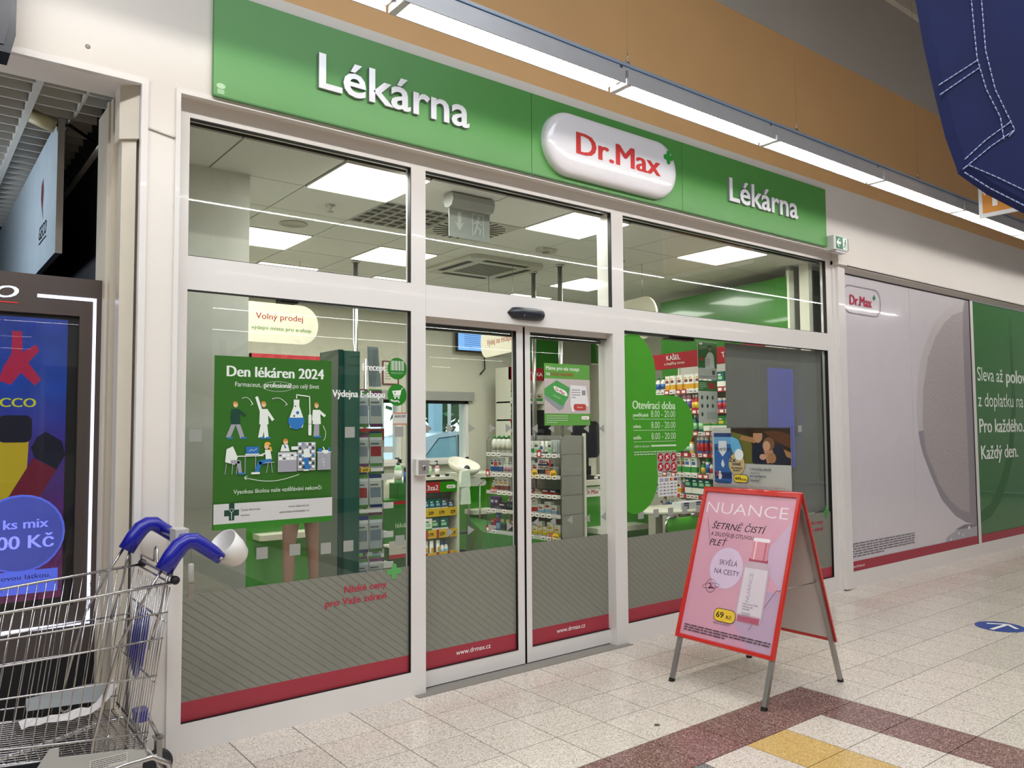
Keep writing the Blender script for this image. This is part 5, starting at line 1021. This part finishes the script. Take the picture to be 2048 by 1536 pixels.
# counter-top equipment
mo = thing('counter_monitor', 'dark rounded monitor back on the counter right of the clear rack', 'monitor', (5.66, 6.02, 1.02))
MB().prism(rrect(0, .40, .36, .38, .07), -.02, .03, mat('161c26', .35), 'y').build('monitor_body', mo); MB().bbox(-.03, .03, -.01, .04, .02, .22, BLACK).build('stand', mo); MB().bbox(-.12, .12, -.08, .10, 0, .02, BLACK).build('foot', mo)
MB().prism([(-.09, .56), (.05, .56), (.035, .65), (-.07, .65)], -.03, .04, mat('11151c', .4), 'y').build('top_camera', mo)
te = thing('card_terminal', 'black card payment terminal with cable on the right-hand counter', 'terminal', (5.56, 5.88, 1.02))
MB().prism([(-.10, 0), (.11, 0), (.11, .03), (-.06, .05), (-.10, .03)], -.05, .05, mat('2a2c30', .4), 'y').build('base', te); o = MB().bbox(-.03, .03, -.01, .01, 0, .09, mat('1c1e22', .4)).build('display', te, (.0, .0, .045)); MB().tube([(-.03, .02, .05), (-.06, .03, .14), (.02, .04, .22), (.04, .05, .26)], .004, BLACK, 6).build('cable', te); MB().box(.03, .08, -.052, -.05, .008, .03, WHITEP).build('sticker', te)
o = MB().bbox(-.12, .12, 0, .02, 0, .20, mat('c9c8c0', .4)).build('white_screen', None, (5.86, 6.2, 1.02)); tag(o, 'pale box screen standing behind the card terminal', 'screen')
# back shelves with red headers
for bi, (x0, x1, y, zh, lab) in enumerate(((6.45, 7.05, 8.32, 2.36, 'back shelf with red header between the two door leaves'), (2.95, 4.02, 8.3, 2.36, 'back shelf with red header mostly hidden by the green poster'))):
    b_ = thing('back_shelving', lab, 'shelf', (x0, y, 0)); L = x1-x0; T_ = Matrix.Translation(Vector((x0, y, 0)))
    MB().box(0, L, .30, .32, 0, zh, CRM).build('back_panel', b_); MB().box(0, L, 0, .03, zh-.17, zh, RED).build('header_board', b_)
    p = Print(); p.text(('BOLEST', 'VITAMINY')[bi], L/2, zh-.11, .05, WHITEP, .3, align='c', bold=.045) if bi else p.text('KOSMETIKA'[-5:], L-.28, zh-.11, .05, WHITEP, .25, bold=.045); p.build('header_lettering', b_, (0, -.001, 0))
    for x in (0, L-.015): MB().box(x, x+.015, .0, .30, 0, zh, CRM).build('upright', b_)
    for si, z in enumerate((1.90, 1.66, 1.42, 1.18, .94, .70, .46)):
        s_ = MB().box(0, L, 0, .30, z-.02, z, CRM).box(0, L, -.006, 0, z-.03, z+.004, RED if si % 2 else P('d5cfc9')).build('shelf_board', b_)
        for k in range(int(L/.13)): link('price_tag', tagm, s_, (.03+.13*k, -.0065, z-.03))
        if si < (3 if bi == 0 else 6): fill(T_, 0, .02, L-.02, z+.001, .19, .08, '%s from left, '+('%s shelf of the %s' % (SN[si], ('far red-topped shelf', 'shelf behind the poster')[bi])), 'boxes on the back shelves', 200+bi*10+si)
pc_ = thing('desktop_screen', 'black desktop screen in front of the far red-topped shelf', 'screen', (6.72, 8.05, 1.0))
MB().bbox(-.22, .22, 0, .03, .12, .78, mat('14171d', .3), .01).build('screen_body', pc_); MB().bbox(-.03, .03, 0, .05, 0, .14, BLACK).build('stand', pc_)
# vertical green and cream wall panels at the back
g2_ = thing('wall_cladding', 'green lit bulkhead panel high at the back right of the doors', 'panel', (0, 8.55, 0)); MB().box(8.2, 8.6, 0, .04, 2.5, 3.09, GW).build('panel_board', g2_); MB().box(8.2, 8.6, -.01, .04, 2.48, 2.5, mat('f0f0dc', .4)).build('edge_profile', g2_)
gw = thing('wall_cladding', 'tall dark green wall panel behind the two chrome poles', 'panel', (0, 8.7, 0)); MB().box(7.08, 7.70, 0, .03, 1.9, 3.09, GW).build('panel_board', gw); MB().box(7.70, 7.73, -.01, .04, 1.0, 3.09, mat('eef0d8', .4)).build('edge_profile', gw)
# TV and certificates
tv = thing('wall_screen', 'wall screen glowing pale blue with lines of text above the windows', 'screen', (6.36, 8.88, 2.79))
MB().bbox(-.38, .38, 0, .05, -.20, .20, BLACK, .01).build('screen_body', tv); p = Print(.0005); p.rect(-.36, .36, -.18, .18, mat('7fb0f2', .4, emit=.95, var=0)); q = mat('1d3a78', .4); p.text('kašel', -.26, .15, .03, q, .2, bold=.055); p.text('Robitus 20 mg', -.26, .095, .016, q, .12, bold=.045); p.greek(-.26, .0, -.14, .07, 8, mat('3a62a8', .4), .25); p.build('screen_picture', tv, (0, -.001, 0)); MB().tube([(.1, .03, -.2), (.12, .05, -.42), (.05, .07, -.5)], .01, BLACK, 6).build('cable', tv)
for i, (x0, x1, z0, z1, c) in enumerate(((4.74, 4.85, 2.09, 2.42, '4a3f36'), (4.90, 5.14, 2.11, 2.42, '7b3a3c'))):
    t = thing('framed_certificate', ('narrow dark framed certificate', 'wide red-brown framed certificate')[i]+' hung above the back window', 'frame', (0, 8.985, 0)); snap_frame(t, x0, x1, z0, z1, .018, .012, 'frame', P(c)); p = Print(); p.rect(x0+.018, x1-.018, z0+.018, z1-.018, P('e4dfd2')); p.greek(x0+.04, x1-.04, z0+.06, z1-.05, 6, P('8a7a70'), .3); p.build('certificate', t, (0, -.001, 0))
# hanging capsule signs
def hcaps(label, loc, rz, w_, h, lines):
    t = thing('hanging_sign', label, 'sign', loc, rz); MB().prism(rrect(0, 0, w_, h, h*.48, 8), 0, .02, mat('dedac6', .5), 'y').build('sign_body', t); p = Print()
    for tx, z, hh, c, wd, x in lines: p.text(tx, x, z, hh, P(c), wd, bold=.015, align='c')
    p.build('sign_print', t); 
    for x in (-w_*.3, w_*.3): MB().tube([(x, .01, h/2-.01), (x, .01, 3.1-loc[2])], .0025, STEEL, 5).build('hanger_wire', t)
hcaps('cream capsule sign reading Volný prodej partly hidden by the pillar', (2.64, 6.9, 2.505), 0, .90, .36, [('Volný prodej', .03, .055, 'a52c2c', .44, .08), ('výdejní místo pro e-shop', -.065, .034, '4f8a3c', .56, .10)])
hcaps('cream capsule sign reading Výdej na recept inside the left door leaf', (4.53, 6.0, 2.40), R(-104), .97, .31, [('Výdej na recept', -.04, .06, 'a52c2c', .60, -.02)])
hcaps('cream capsule sign half hidden by the post right of the doors', (5.62, 5.45, 2.58), R(-100), 1.1, .40, [('Konzultace', -.03, .06, 'a52c2c', .5, .2)])
# chrome poles
for x, y, z0, lab in ((4.98, 6.03, .50, 'chrome pole rising from the clear rack to the ceiling, left one'), (4.97, 5.62, .50, 'chrome pole rising from the clear rack to the ceiling, right one'), (3.32, 6.6, 0, 'single chrome pole from floor to ceiling behind the teal column')):
    t = thing('chrome_pole', lab, 'pole', (x, y, 0), 0, 'chrome poles'); MB().tube([(0, 0, z0), (0, 0, 3.10)], .022, CHROME, 14).build('pole_tube', t); MB().lathe([(.04, 3.085), (.04, 3.10)], CHROME, n=16).build('ceiling_flange', t)
# ceiling fittings
ac = thing('air_conditioner', 'square white ceiling air conditioner cassette with slotted grille', 'air conditioner', (4.43, 6.10, 3.099))
MB().bbox(-.42, .42, -.42, .42, -.035, 0, mat('c2c0b4', .4), .05).build('cassette_panel', ac); sl = MB().box(-.22, .22, -.012, .012, -.037, -.034, mat('3a3a36', .6)).mesh('grille_slot')
for i in range(9): link('grille_slot', sl, ac, (0, -.20+.05*i, 0))
av = MB().box(-.25, .25, -.03, .03, -.038, -.033, mat('35352f', .6)).mesh('air_vane')
for i in range(4): o = link('air_vane', av, ac, (.34*math.cos(R(90*i)), .34*math.sin(R(90*i)), 0), R(90*i+90))
vg = thing('ceiling_grille', 'square egg-crate ceiling vent left of the round diffuser', 'vent', (cx0+CT, cy0+CT, 3.10)); MB().box(.01, CT-.01, .01, CT-.01, .04, .05, mat('5b5b58', .8)).build('vent_back', vg)
bm_ = MB().box(-.006, .006, .0, CT, -.002, .04, mat('b9b8b0', .5)).mesh('grille_bar')
for i in range(7): link('grille_bar', bm_, vg, (.006+i*(CT-.012)/6, 0, 0)); link('grille_bar', bm_, vg, (0, .006+i*(CT-.012)/6, 0), R(-90))
df = thing('ceiling_diffuser', 'square ceiling diffuser with a ring of radial slots behind the exit lamp', 'vent', (cx0+2.5*CT, cy0+1.5*CT, 3.10)); MB().box(-.29, .29, -.29, .29, -.004, .01, mat('bdbbb0', .5)).build('diffuser_plate', df); MB().lathe([(.0795, -.006), (.08, -.004)], mat('c6c4ba', .5), n=20).build('diffuser_hub', df)
sm_ = MB().box(.095, .285, -.011, .011, -.006, -.0035, mat('2e2e2b', .7)).mesh('slot')
for i in range(24): link('slot', sm_, df, (0, 0, 0), R(15*i))
spk = thing('sprinkler', 'chrome fire sprinkler on the shop ceiling above the left bay', 'sprinkler', (2.34, 5.04, 3.10)); MB().lathe([(.035, 0), (.035, -.006), (.012, -.01), (.010, -.035), (.0, -.04)], CHROME, n=16).build('sprinkler_body', spk); MB().lathe([(.022, -.048), (.022, -.045)], CHROME, n=12).build('deflector', spk)
spk = thing('sprinkler', 'chrome fire sprinkler on the shop ceiling above the right bay', 'sprinkler', (5.32, 5.15, 3.10)); MB().lathe([(.035, 0), (.035, -.006), (.012, -.01), (.010, -.035), (.0, -.04)], CHROME, n=16).build('sprinkler_body', spk); MB().lathe([(.022, -.048), (.022, -.045)], CHROME, n=12).build('deflector', spk)
so = thing('ceiling_speaker', 'round white ceiling loudspeaker cover near the pillar', 'speaker', (2.33, 5.66, 3.10)); MB().lathe([(.10, 0), (.105, -.006), (.09, -.010), (.088, -.006), (.0, -.006)], mat('b2b0a6', .5), n=28).build('speaker_ring', so)
el = thing('emergency_lamp', 'grey hanging emergency exit lamp with arrow and running figure', 'lamp', (3.0, 4.30, 3.10), 0)
MB().prism([(-.0, -.0), (.05, -.01), (.06, -.05), (.04, -.09), (.0, -.10), (-.04, -.09), (-.06, -.05), (-.05, -.01)], -.17, .17, mat('a9aaa6', .4), 'x').build('lamp_housing', el)
MB().box(-.165, .165, -.004, .004, -.29, -.09, mat('a6aaa6', .2, coat=.3)).build('sign_plate', el); p = Print(); q = P('c3c6c1'); p.poly([(-.10, -.12), (-.07, -.12), (-.07, -.20), (-.045, -.18), (-.085, -.245), (-.125, -.18), (-.10, -.20)], q); p.line([(.02, -.11), (.02, -.26)], .008, q); p.line([(.11, -.11), (.11, -.26)], .008, q); p.line([(.02, -.115), (.11, -.115)], .008, q); p.ell(.07, -.135, .012, .012, q, 12); p.line([(.065, -.15), (.055, -.20), (.035, -.25)], .012, q); p.line([(.055, -.20), (.085, -.215), (.08, -.25)], .01, q); p.line([(.03, -.18), (.06, -.16), (.095, -.18)], .008, q); p.build('pictogram', el, (0, -.005, 0))
dt = thing('ceiling_detector', 'small flat white detector on the ceiling right of the diffuser', 'detector', (4.42, 5.18, 3.10)); MB().bbox(-.09, .09, -.05, .05, -.03, 0, mat('b9b8ae', .4), .02).build('detector_body', dt); MB().lathe([(.03, -.04), (.035, -.03)], mat('8c8b84', .4), n=14).build('detector_eye', dt)

# teal column, leaflet rack
tc = thing('display_column', 'tall dark teal glossy column standing just behind the left pane', 'column', (0, 4.5, 0))
TL = mat('0f5a4c', .2, var=.04, coat=.6)
MB().bbox(2.185, 2.30, 0, .30, 0, 2.035, TL, .008).build('column_body', tc); MB().bbox(2.150, 2.186, .0, .28, 0, 2.04, mat('0c4a40', .2, coat=.5), .006).build('column_edge', tc)
lr = thing('leaflet_rack', 'clear leaflet rack with many brochures right of the teal column', 'rack', (2.385, 4.55, 0), R(-8))
MB().tube([(0, .06, 0), (0, .06, 2.0)], .014, STEEL, 10).build('rack_post', lr); MB().lathe([(.075, 0), (.075, .012), (.02, .02)], STEEL, n=24).build('rack_foot', lr, (0, .06, 0))
TL_ = Matrix.Translation(Vector((2.385, 4.55, 0))) @ Matrix.Rotation(R(-8), 4, 'Z')
LFC = [('d5dde2', '4f8a3c', '8a9ab0'), ('e2e4e2', '7a3c6a', '9aa8b8'), ('dfe6e8', '5f9a45', 'b8242e'), ('e6e6e2', '23407c', '8fa0b0')]
lfm = {}
def leaf_mesh(k, h):
    if (k, h) not in lfm:
        c = LFC[k]; m = MB(); m.box(-.042, .042, 0, .004, 0, h, P(c[0])); m.box(-.042, .042, -.0006, 0, h*.88, h, P(c[1])); m.box(-.036, .034, -.0006, 0, h*.30, h*.60, P(c[2])); m.box(-.036, .02, -.0006, 0, h*.66, h*.70, P('6a6a70')); m.box(-.042, .042, -.0006, 0, 0, h*.09, P(c[1])); lfm[(k, h)] = m.mesh('leaflet')
    return lfm[(k, h)]
MB().add([(-.10, -.01, 1.80), (.04, -.01, 1.80), (.04, -.05, 2.05), (-.10, -.05, 2.05)], [(0, 1, 2, 3)], ACRYL).add([(.0, .0, 1.82), (.09, .02, 1.82), (.05, -.03, 2.07), (-.03, -.05, 2.07)], [(0, 1, 2, 3)], mat('9fb0ba', .2, .3)).build('top_pocket', lr)
for ti, (z, h, tilt) in enumerate(((1.56, .23, 6), (1.31, .21, 6), (1.05, .21, 16), (.77, .23, 5), (.55, .18, 8))):
    pk = MB(); pk.box(-.095, .095, -.022, -.020, z-.01, z+h*.8, ACRYL); pk.box(-.095, .095, -.02, .03, z-.012, z-.008, ACRYL); pk.box(-.095, -.092, -.02, .03, z-.01, z+h*.8, ACRYL); pk.box(.092, .095, -.02, .03, z-.01, z+h*.8, ACRYL); pk.build('leaflet_pocket', lr)
    for k in range(2):
        for j in range(2):
            o = link('leaflet', leaf_mesh((ti+k+j) % 4, h), None, TL_ @ Vector((-.046+.092*k, -.012+.014*j, z+.012*j)), R(-8)); o.rotation_euler = (R(-tilt*.3), 0, R(-8))
            tag(o, '%s leaflet in the %s pocket of the leaflet rack, %s side' % (('front', 'rear')[j], SN[ti], ('left', 'right')[k]), 'leaflet', 'leaflets in the rack')
p = Print(); p.rect(-.09, -.06, 1.275, 1.305, RED); p.rect(-.06, .0, 1.275, 1.305, mat('e3bd2c', .4)); p.text('69', -.045, 1.282, .015, P('231a10'), .03, bold=.055); p.rect(.005, .09, 1.278, 1.30, WHITEP); p.rect(-.09, .0, 1.53, 1.55, RED); p.rect(-.08, .08, 1.02, 1.043, WHITEP); p.build('price_flag', lr, (0, -.024, 0))
wsx = thing('product_stand', 'narrow wire stand with small boxes beside the leaflet rack', 'stand', (2.56, 4.72, 0)); TW = Matrix.Translation(Vector((2.56, 4.72, 0)))
MB().tube([(-.07, .1, 0), (-.07, .1, 1.75)], .006, STEEL, 6).tube([(.07, .1, 0), (.07, .1, 1.75)], .006, STEEL, 6).box(-.08, .08, -.06, .12, 0, .015, STEEL).build('stand_frame', wsx)
for si, z in enumerate((1.42, 1.24, 1.05, .86, .66)):
    MB().box(-.075, .075, -.04, .10, z-.006, z, mat('b9bdbd', .3, .5)).box(-.075, .075, -.045, -.04, z-.03, z+.01, WHITEP).build('wire_shelf', wsx)
    fill(TW, 0, -.07, .075, z+.001, .15, .01, '%s from left on the %s shelf of the wire stand' % ('%s', SN[si]), 'boxes on the wire stand', 300+si, [('7b3a2c', 'd9b78a', 'e3c53a'), ('c9c4b4', 'b8242e', '4a4c50'), ('e8e6e0', '4a4c50', '8fb8d8')], kinds=('box',))
gt = thing('hygiene_stand', 'green stand with Dr.Max capsule and white tray behind left pane', 'stand', (3.06, 5.40, 0))
MB().bbox(-.10, .17, 0, .18, 0, 1.0, GB2, .01).build('stand_body', gt); MB().bbox(.03, .18, .02, .16, 1.0, 1.12, GB2, .01).build('top_box', gt); MB().box(-.11, .14, -.10, 0, .655, .67, WHITEP).box(-.11, .14, -.105, -.10, .60, .70, mat('c4bfb0', .4)).box(-.11, .14, -.106, -.104, .57, .60, RED).build('front_tray', gt)
p = Print(); capsule_logo(p, .105, 1.06, .13); p.text('lékárna', -.06, .80, .035, P('cfe0c8'), .17); p.text('Nízké ceny', .12, .665, .014, P('a03040'), .08, align='r'); p.text('pro Vaše zdraví', .12, .64, .014, P('a03040'), .12, align='r'); p.rect(-.10, .17, .975, 1.0, RED); p.build('stand_print', gt, (0, -.001, 0)); bpy.data.objects['stand_print'].location.y = -.107
put('pump', (.06, .20, .06), ('9ad09a', '4a4c50', 'e8e6e0'), Matrix.Translation(Vector((3.06, 5.40, 0))), 0, .07, .05, 1.121, 'standing on the green hygiene stand', 'hygiene bottles')
put('jar', (.05, .12, .05), ('2a5fa8', '1d2840', '2a5fa8'), Matrix.Translation(Vector((3.06, 5.40, 0))), 0, .145, .05, 1.121, 'beside the pump bottle on the hygiene stand', 'hygiene bottles')
# table and chair on the right
tb = thing('round_table', 'small white table on a chrome column behind the right pane', 'table', (6.2, 5.36, 0)); MB().lathe([(.42, .70), (.43, .705), (.43, .725), (.42, .73)], CRM, n=32, sx=1.1, sy=.7).build('table_top', tb); MB().lathe([(.22, 0), (.22, .015), (.035, .03), (.035, .70)], CHROME, n=20).build('table_column', tb, (-.18, 0, 0))
ch = thing('stacking_chair', 'bright green chair with bent chrome frame in front of the white table', 'chair', (5.44, 4.56, 0))
sb = MB(); 
gx = [[(-.23+.46*i/6, .015*math.sin(math.pi*i/6),   .45+.31*j/4) for i in range(7)] for j in range(5)]
sb.add([v for r_ in gx for v in r_]+[(a, b-.012, c) for r_ in gx for a, b, c in r_], [(j*7+i, j*7+i+1, (j+1)*7+i+1, (j+1)*7+i) for j in range(4) for i in range(6)]+[(35+j*7+i, 35+(j+1)*7+i, 35+(j+1)*7+i+1, 35+j*7+i+1) for j in range(4) for i in range(6)]+[(28+i, 28+i+1, 63+i+1, 63+i) for i in range(6)], mat('43a512', .15, var=.02, coat=.5), True); sb.build('backrest', ch)
MB().bbox(-.22, .22, .02, .44, .40, .43, mat('43a512', .2, coat=.5), .03).build('seat', ch)
for s in (-1, 1): MB().tube([(s*.25, .0, 0), (s*.25, 0, .62), (s*.24, 0, .71), (s*.20, 0, .765), (s*.1, 0, .775)], .012, CHROME, 10).build('leg', ch); MB().tube([(s*.24, .42, 0), (s*.24, .42, .40), (s*.24, 0, .41)], .012, CHROME, 10).build('leg', ch)
for i in range(3): o = MB().bbox(-.18, .18, -.06, .06, 0, .022, P('dfe2e4'), .004).box(-.14, -.06, -.0605, -.06, .003, .02, P('23306c')).box(.05, .12, -.0605, -.06, .003, .02, P('23306c')).build('flat_carton', None, (6.30, 5.22, .731+.0225*i)); tag(o, 'white and navy flat carton, %s of the stack on the white table' % ('lowest', 'middle', 'topmost')[i], 'carton', 'cartons on the table')

# ---------------------------------------------------------------- person
def skin(name, verts, edges, rads, m, parent, sub=1):
    me = bpy.data.meshes.new(name); me.from_pydata(verts, edges, []); o = bpy.data.objects.new(name, me); C.objects.link(o)
    md = o.modifiers.new('s', 'SKIN'); md.use_smooth_shade = True
    for v, r_ in zip(me.skin_vertices[0].data, rads): v.radius = r_ if isinstance(r_, tuple) else (r_, r_)
    me.skin_vertices[0].data[0].use_root = True
    o.modifiers.new('b', 'SUBSURF').levels = sub
    bpy.context.view_layer.update(); dg = bpy.context.evaluated_depsgraph_get(); nm = bpy.data.meshes.new_from_object(o.evaluated_get(dg)); bpy.data.objects.remove(o)
    nm.materials.clear(); nm.materials.append(m)
    for p_ in nm.polygons: p_.use_smooth = True
    return link(name, nm, parent)
pe = thing('person', 'person in red shorts and pale top standing with bare legs behind the green poster', 'person', (2.82, 6.62, 0), R(4))
V_ = [(0, 0, .95), (0, 0, 1.10), (0, .01, 1.28), (0, .0, 1.42), (0, .0, 1.50), (0, .02, 1.60), (0, .03, 1.68)]
Rr = [(.15, .11), (.13, .10), (.15, .11), (.13, .08), (.055, .055), (.075, .09), (.06, .075)]
Ed = [(0, 1), (1, 2), (2, 3), (3, 4), (4, 5), (5, 6)]
for s in (-1, 1):
    b = len(V_); V_ += [(s*.09, 0, .86), (s*.105, 0, .68), (s*.115, .01, .50), (s*.12, -.01, .36), (s*.125, 0, .10), (s*.13, .10, .03)]; Rr += [.085, .075, .056, .058, .036, .032]; Ed += [(0, b)]+[(b+i, b+i+1) for i in range(5)]
    b = len(V_); V_ += [(s*.19, 0, 1.40), (s*.24, -.01, 1.15), (s*.22, .12, .98), (s*.20, .20, 1.02)]; Rr += [.048, .040, .030, .026]; Ed += [(3, b)]+[(b+i, b+i+1) for i in range(3)]
    for k in range(5):
        c = len(V_); a_ = (k-2)*.014; V_ += [(s*(.20)+a_, .245, 1.03-(.012 if k == (0 if s > 0 else 4) else 0)), (s*.20+a_*1.1, .275+.008*(2-abs(k-2)), 1.01)]; Rr += [.008, .007]; Ed += [(b+3, c), (c, c+1)]
SKN = mat('8f6a5b', .5, var=.03); skin('body', V_, Ed, Rr, SKN, pe)
def cloth(name, ids_v, ids_e, rr, m): return skin(name, ids_v, ids_e, rr, m, pe)
cloth('shorts', [(0, 0, .96), (-.09, 0, .88), (-.105, 0, .70), (.09, 0, .88), (.105, 0, .70)], [(0, 1), (1, 2), (0, 3), (3, 4)], [(.165, .13), .10, .098, .10, .098], mat('a8221c', .8, var=.1, scale=20))
cloth('top', [(0, 0, 1.02), (0, 0, 1.20), (0, 0, 1.41), (-.19, 0, 1.40), (-.23, -.01, 1.22), (.19, 0, 1.40), (.23, -.01, 1.22)], [(0, 1), (1, 2), (2, 3), (3, 4), (2, 5), (5, 6)], [(.155, .125), (.155, .12), (.14, .095), .062, .055, .062, .055], mat('c9c6cf', .8, var=.05))
hr = MB(); hr.lathe([(.02, -.14), (.06, -.11), (.085, -.03), (.088, .03), (.06, .09), (.01, .11)], mat('3a2a1e', .7, var=.2, scale=30), n=18, sx=.95, sy=1.15); hr.build('hair', pe, (0, -.012, 1.66))
fc = MB(); 
for s in (-1, 1): fc.lathe([(.0, -.004), (.011, 0), (.0, .004)], WHITEP, (s*.03, .105, 1.655), 10); fc.lathe([(.006, -.02), (.016, 0), (.006, .02)], SKN, (s*.083, .02, 1.64), 8)
fc.prism([(-.012, .10), (.012, .10), (0, .135)], 1.61, 1.65, SKN); fc.box(-.022, .022, .10, .108, 1.585, 1.592, P('8a4038')); fc.build('face', pe)
for s in (-1, 1): MB().prism([(s*.13-.042, -.06), (s*.13+.042, -.06), (s*.13+.05, .12), (s*.13, .20), (s*.13-.05, .12)], 0, .055, mat('e0ded8', .6), 'z', [(s*.13-.036, -.05), (s*.13+.036, -.05), (s*.13+.036, .06), (s*.13, .17), (s*.13-.036, .06)]).build('shoe', pe)

# ================================================================ OUTDOORS BEHIND THE SHOP
struct('ground', MB().box(-20, 60, 9.25, 90, -.2, -.05, mat('8c9094', .9)))
cr = thing('car', 'pale blue grey parked car seen through the back window', 'car', (7.36, 13.6, -.05))
CARM = mat('c3d6e2', .25, .3, coat=.6)
prof = [(0, .35), (.05, .75), (.45, .95), (.95, 1.40), (1.4, 1.50), (2.4, 1.52), (3.0, 1.45), (3.6, 1.02), (4.35, .88), (4.5, .6), (4.48, .32), (3.98, .25), (3.88, .45), (3.6, .55), (3.3, .45), (3.2, .22), (1.35, .22), (1.25, .45), (.98, .55), (.7, .45), (.6, .28)]
MB().prism(prof, 0, 1.7, CARM, 'y').build('car_body', cr)
GLC = mat('86b4c0', .08, var=.1, coat=.5)
for a in ([(1.0, 1.0), (1.35, 1.38), (1.75, 1.42), (1.78, 1.0)], [(1.86, 1.0), (1.84, 1.43), (2.35, 1.44), (2.95, 1.36), (3.35, 1.02)]): (MB().prism(a, -.014, -.008, GLC, 'y').build('side_window', cr), MB().prism([((p_[0]-sum(q[0] for q in a)/len(a))*1.07+sum(q[0] for q in a)/len(a), (p_[1]-1.2)*1.12+1.2) for p_ in a], -.006, 0, mat('3c4c58', .4), 'y').build('window_seal', cr))
wc = MB(); wc.lathe([(.12, -.09), (.30, -.09), (.32, -.06), (.32, .09), (.12, .09)], BLACK, n=24).lathe([(.0, -.1), (.19, -.1), (.19, -.09)], STEEL, n=12); wcm = wc.mesh('wheel')
for x in (.98, 3.6):
    for y in (.08, 1.62): o = link('wheel', wcm, cr, (x, y, .32)); o.rotation_euler = (R(90), 0, 0)
MB().bbox(2.08, 2.32, -.20, 0, .98, 1.11, mat('49677c', .3), .04).build('wing_mirror', cr); MB().box(2.0, 2.18, -.02, 0, .85, .88, STEEL).build('door_handle', cr)
def tree(x, y, h, r_, seed, label):
    t = thing('tree', label, 'tree', (x, y, -.05)); MB().tube([(0, 0, 0), (.1, 0, h*.5), (0, .1, h*.75)], .15, mat('5a4a3a', .9), 8, rs=[.18, .13, .06]).build('trunk', t)
    rn = random.Random(seed); mb = MB(); LG = mat('5f8a5c', .8, var=.25, scale=2)
    for i in range(420):
        th = rn.uniform(0, 6.283); ph = math.acos(rn.uniform(-1, 1)); rr = r_*rn.uniform(.75, 1.05); c = Vector((rr*math.sin(ph)*math.cos(th), rr*math.sin(ph)*math.sin(th), h*.62+rr*.95*math.cos(ph)))
        a = Vector((rn.uniform(-1, 1), rn.uniform(-1, 1), rn.uniform(-1, 1))).normalized()*.30; b = a.orthogonal().normalized()*.24
        mb.add([c-a, c-b*.8, c+a, c+b*.8], [(0, 1, 2, 3)], LG)
    mb.lathe([(.1, -r_*.8), (r_*.75, -r_*.4), (r_*.85, 0), (r_*.65, r_*.5), (.1, r_*.8)], LG, (0, 0, h*.62), 14); o = mb.build('crown', t)
for i, (x, y, h, r_) in enumerate(((8, 30, 6, 2.6), (14, 31, 6.6, 2.8), (20, 31, 6.4, 2.8), (26, 33, 7, 2.9), (32.5, 35, 7, 3))):
    tree(x, y, h, r_, i, 'round green tree beyond the car park, %s from the left' % ORD[i])
lp_ = thing('street_lamp', 'thin white street lamp seen through the back window', 'lamp', (14.5, 22, -.05)); MB().tube([(0, 0, 0), (0, 0, 4.0), (.2, 0, 4.4), (.9, 0, 4.6)], .06, WHITEP, 8).build('lamp_post', lp_); MB().bbox(.8, 1.3, -.1, .1, 4.55, 4.65, WHITEP, .03).build('lamp_head', lp_)
cn = thing('canopy_post', 'pale blue canopy post standing behind the parked car', 'post', (11.1, 17.5, -.05)); MB().bbox(-.14, .14, -.14, .14, 0, 4, mat('a8cfe0', .4), .02).build('post_shaft', cn); MB().bbox(-.2, .2, -.2, .2, 0, .2, mat('8a9aa4', .6), .02).build('post_base', cn)

# ================================================================ HALL OBJECTS MIRRORED IN THE GLASS
eb = thing('exchange_booth', 'grey exchange booth behind the camera mirrored in the left pane', 'booth', (10.1, -7.9, 0), math.pi)
MB().box(0, 8.0, 0, 1.6, 2.75, 3.5, mat('c5c8c4', .4)).build('fascia', eb); MB().box(0, 8.0, .3, 1.6, 0, 1.1, mat('a8aaa4', .5)).build('booth_base', eb); MB().box(0, 8.0, .4, .41, 1.1, 2.75, GLASS).build('booth_glass', eb)
for i in range(6): MB().box(i*1.58, i*1.58+.08, .28, 1.6, 0, 2.75, mat('d5d5d0', .4)).build('booth_post', eb)
p = Print(.002); p.text('SMĚNÁRNA', .45, 2.93, .42, P('3a4a42'), 5.3, bold=.055); p.rect(6.1, 6.9, 2.93, 3.35, P('c9b04a')); p.build('booth_lettering', eb)
ad = thing('advertising_display', 'tall blue lit display behind the camera mirrored in the right pane', 'display', (18.3, -3.88, 0), math.pi); MB().box(-.62, .62, 0, .2, .35, 3.15, mat('14161c', .4)).build('display_body', ad); MB().box(-.58, .58, -.004, 0, .45, 3.05, mat('1420b4', .3, emit=3.0, var=.25, scale=1.2)).build('display_screen', ad)
struct('wall_column', MB().box(19.0, 19.7, -4.4, -3.7, 0, 6.15, mat('cfd4c8', .5)))
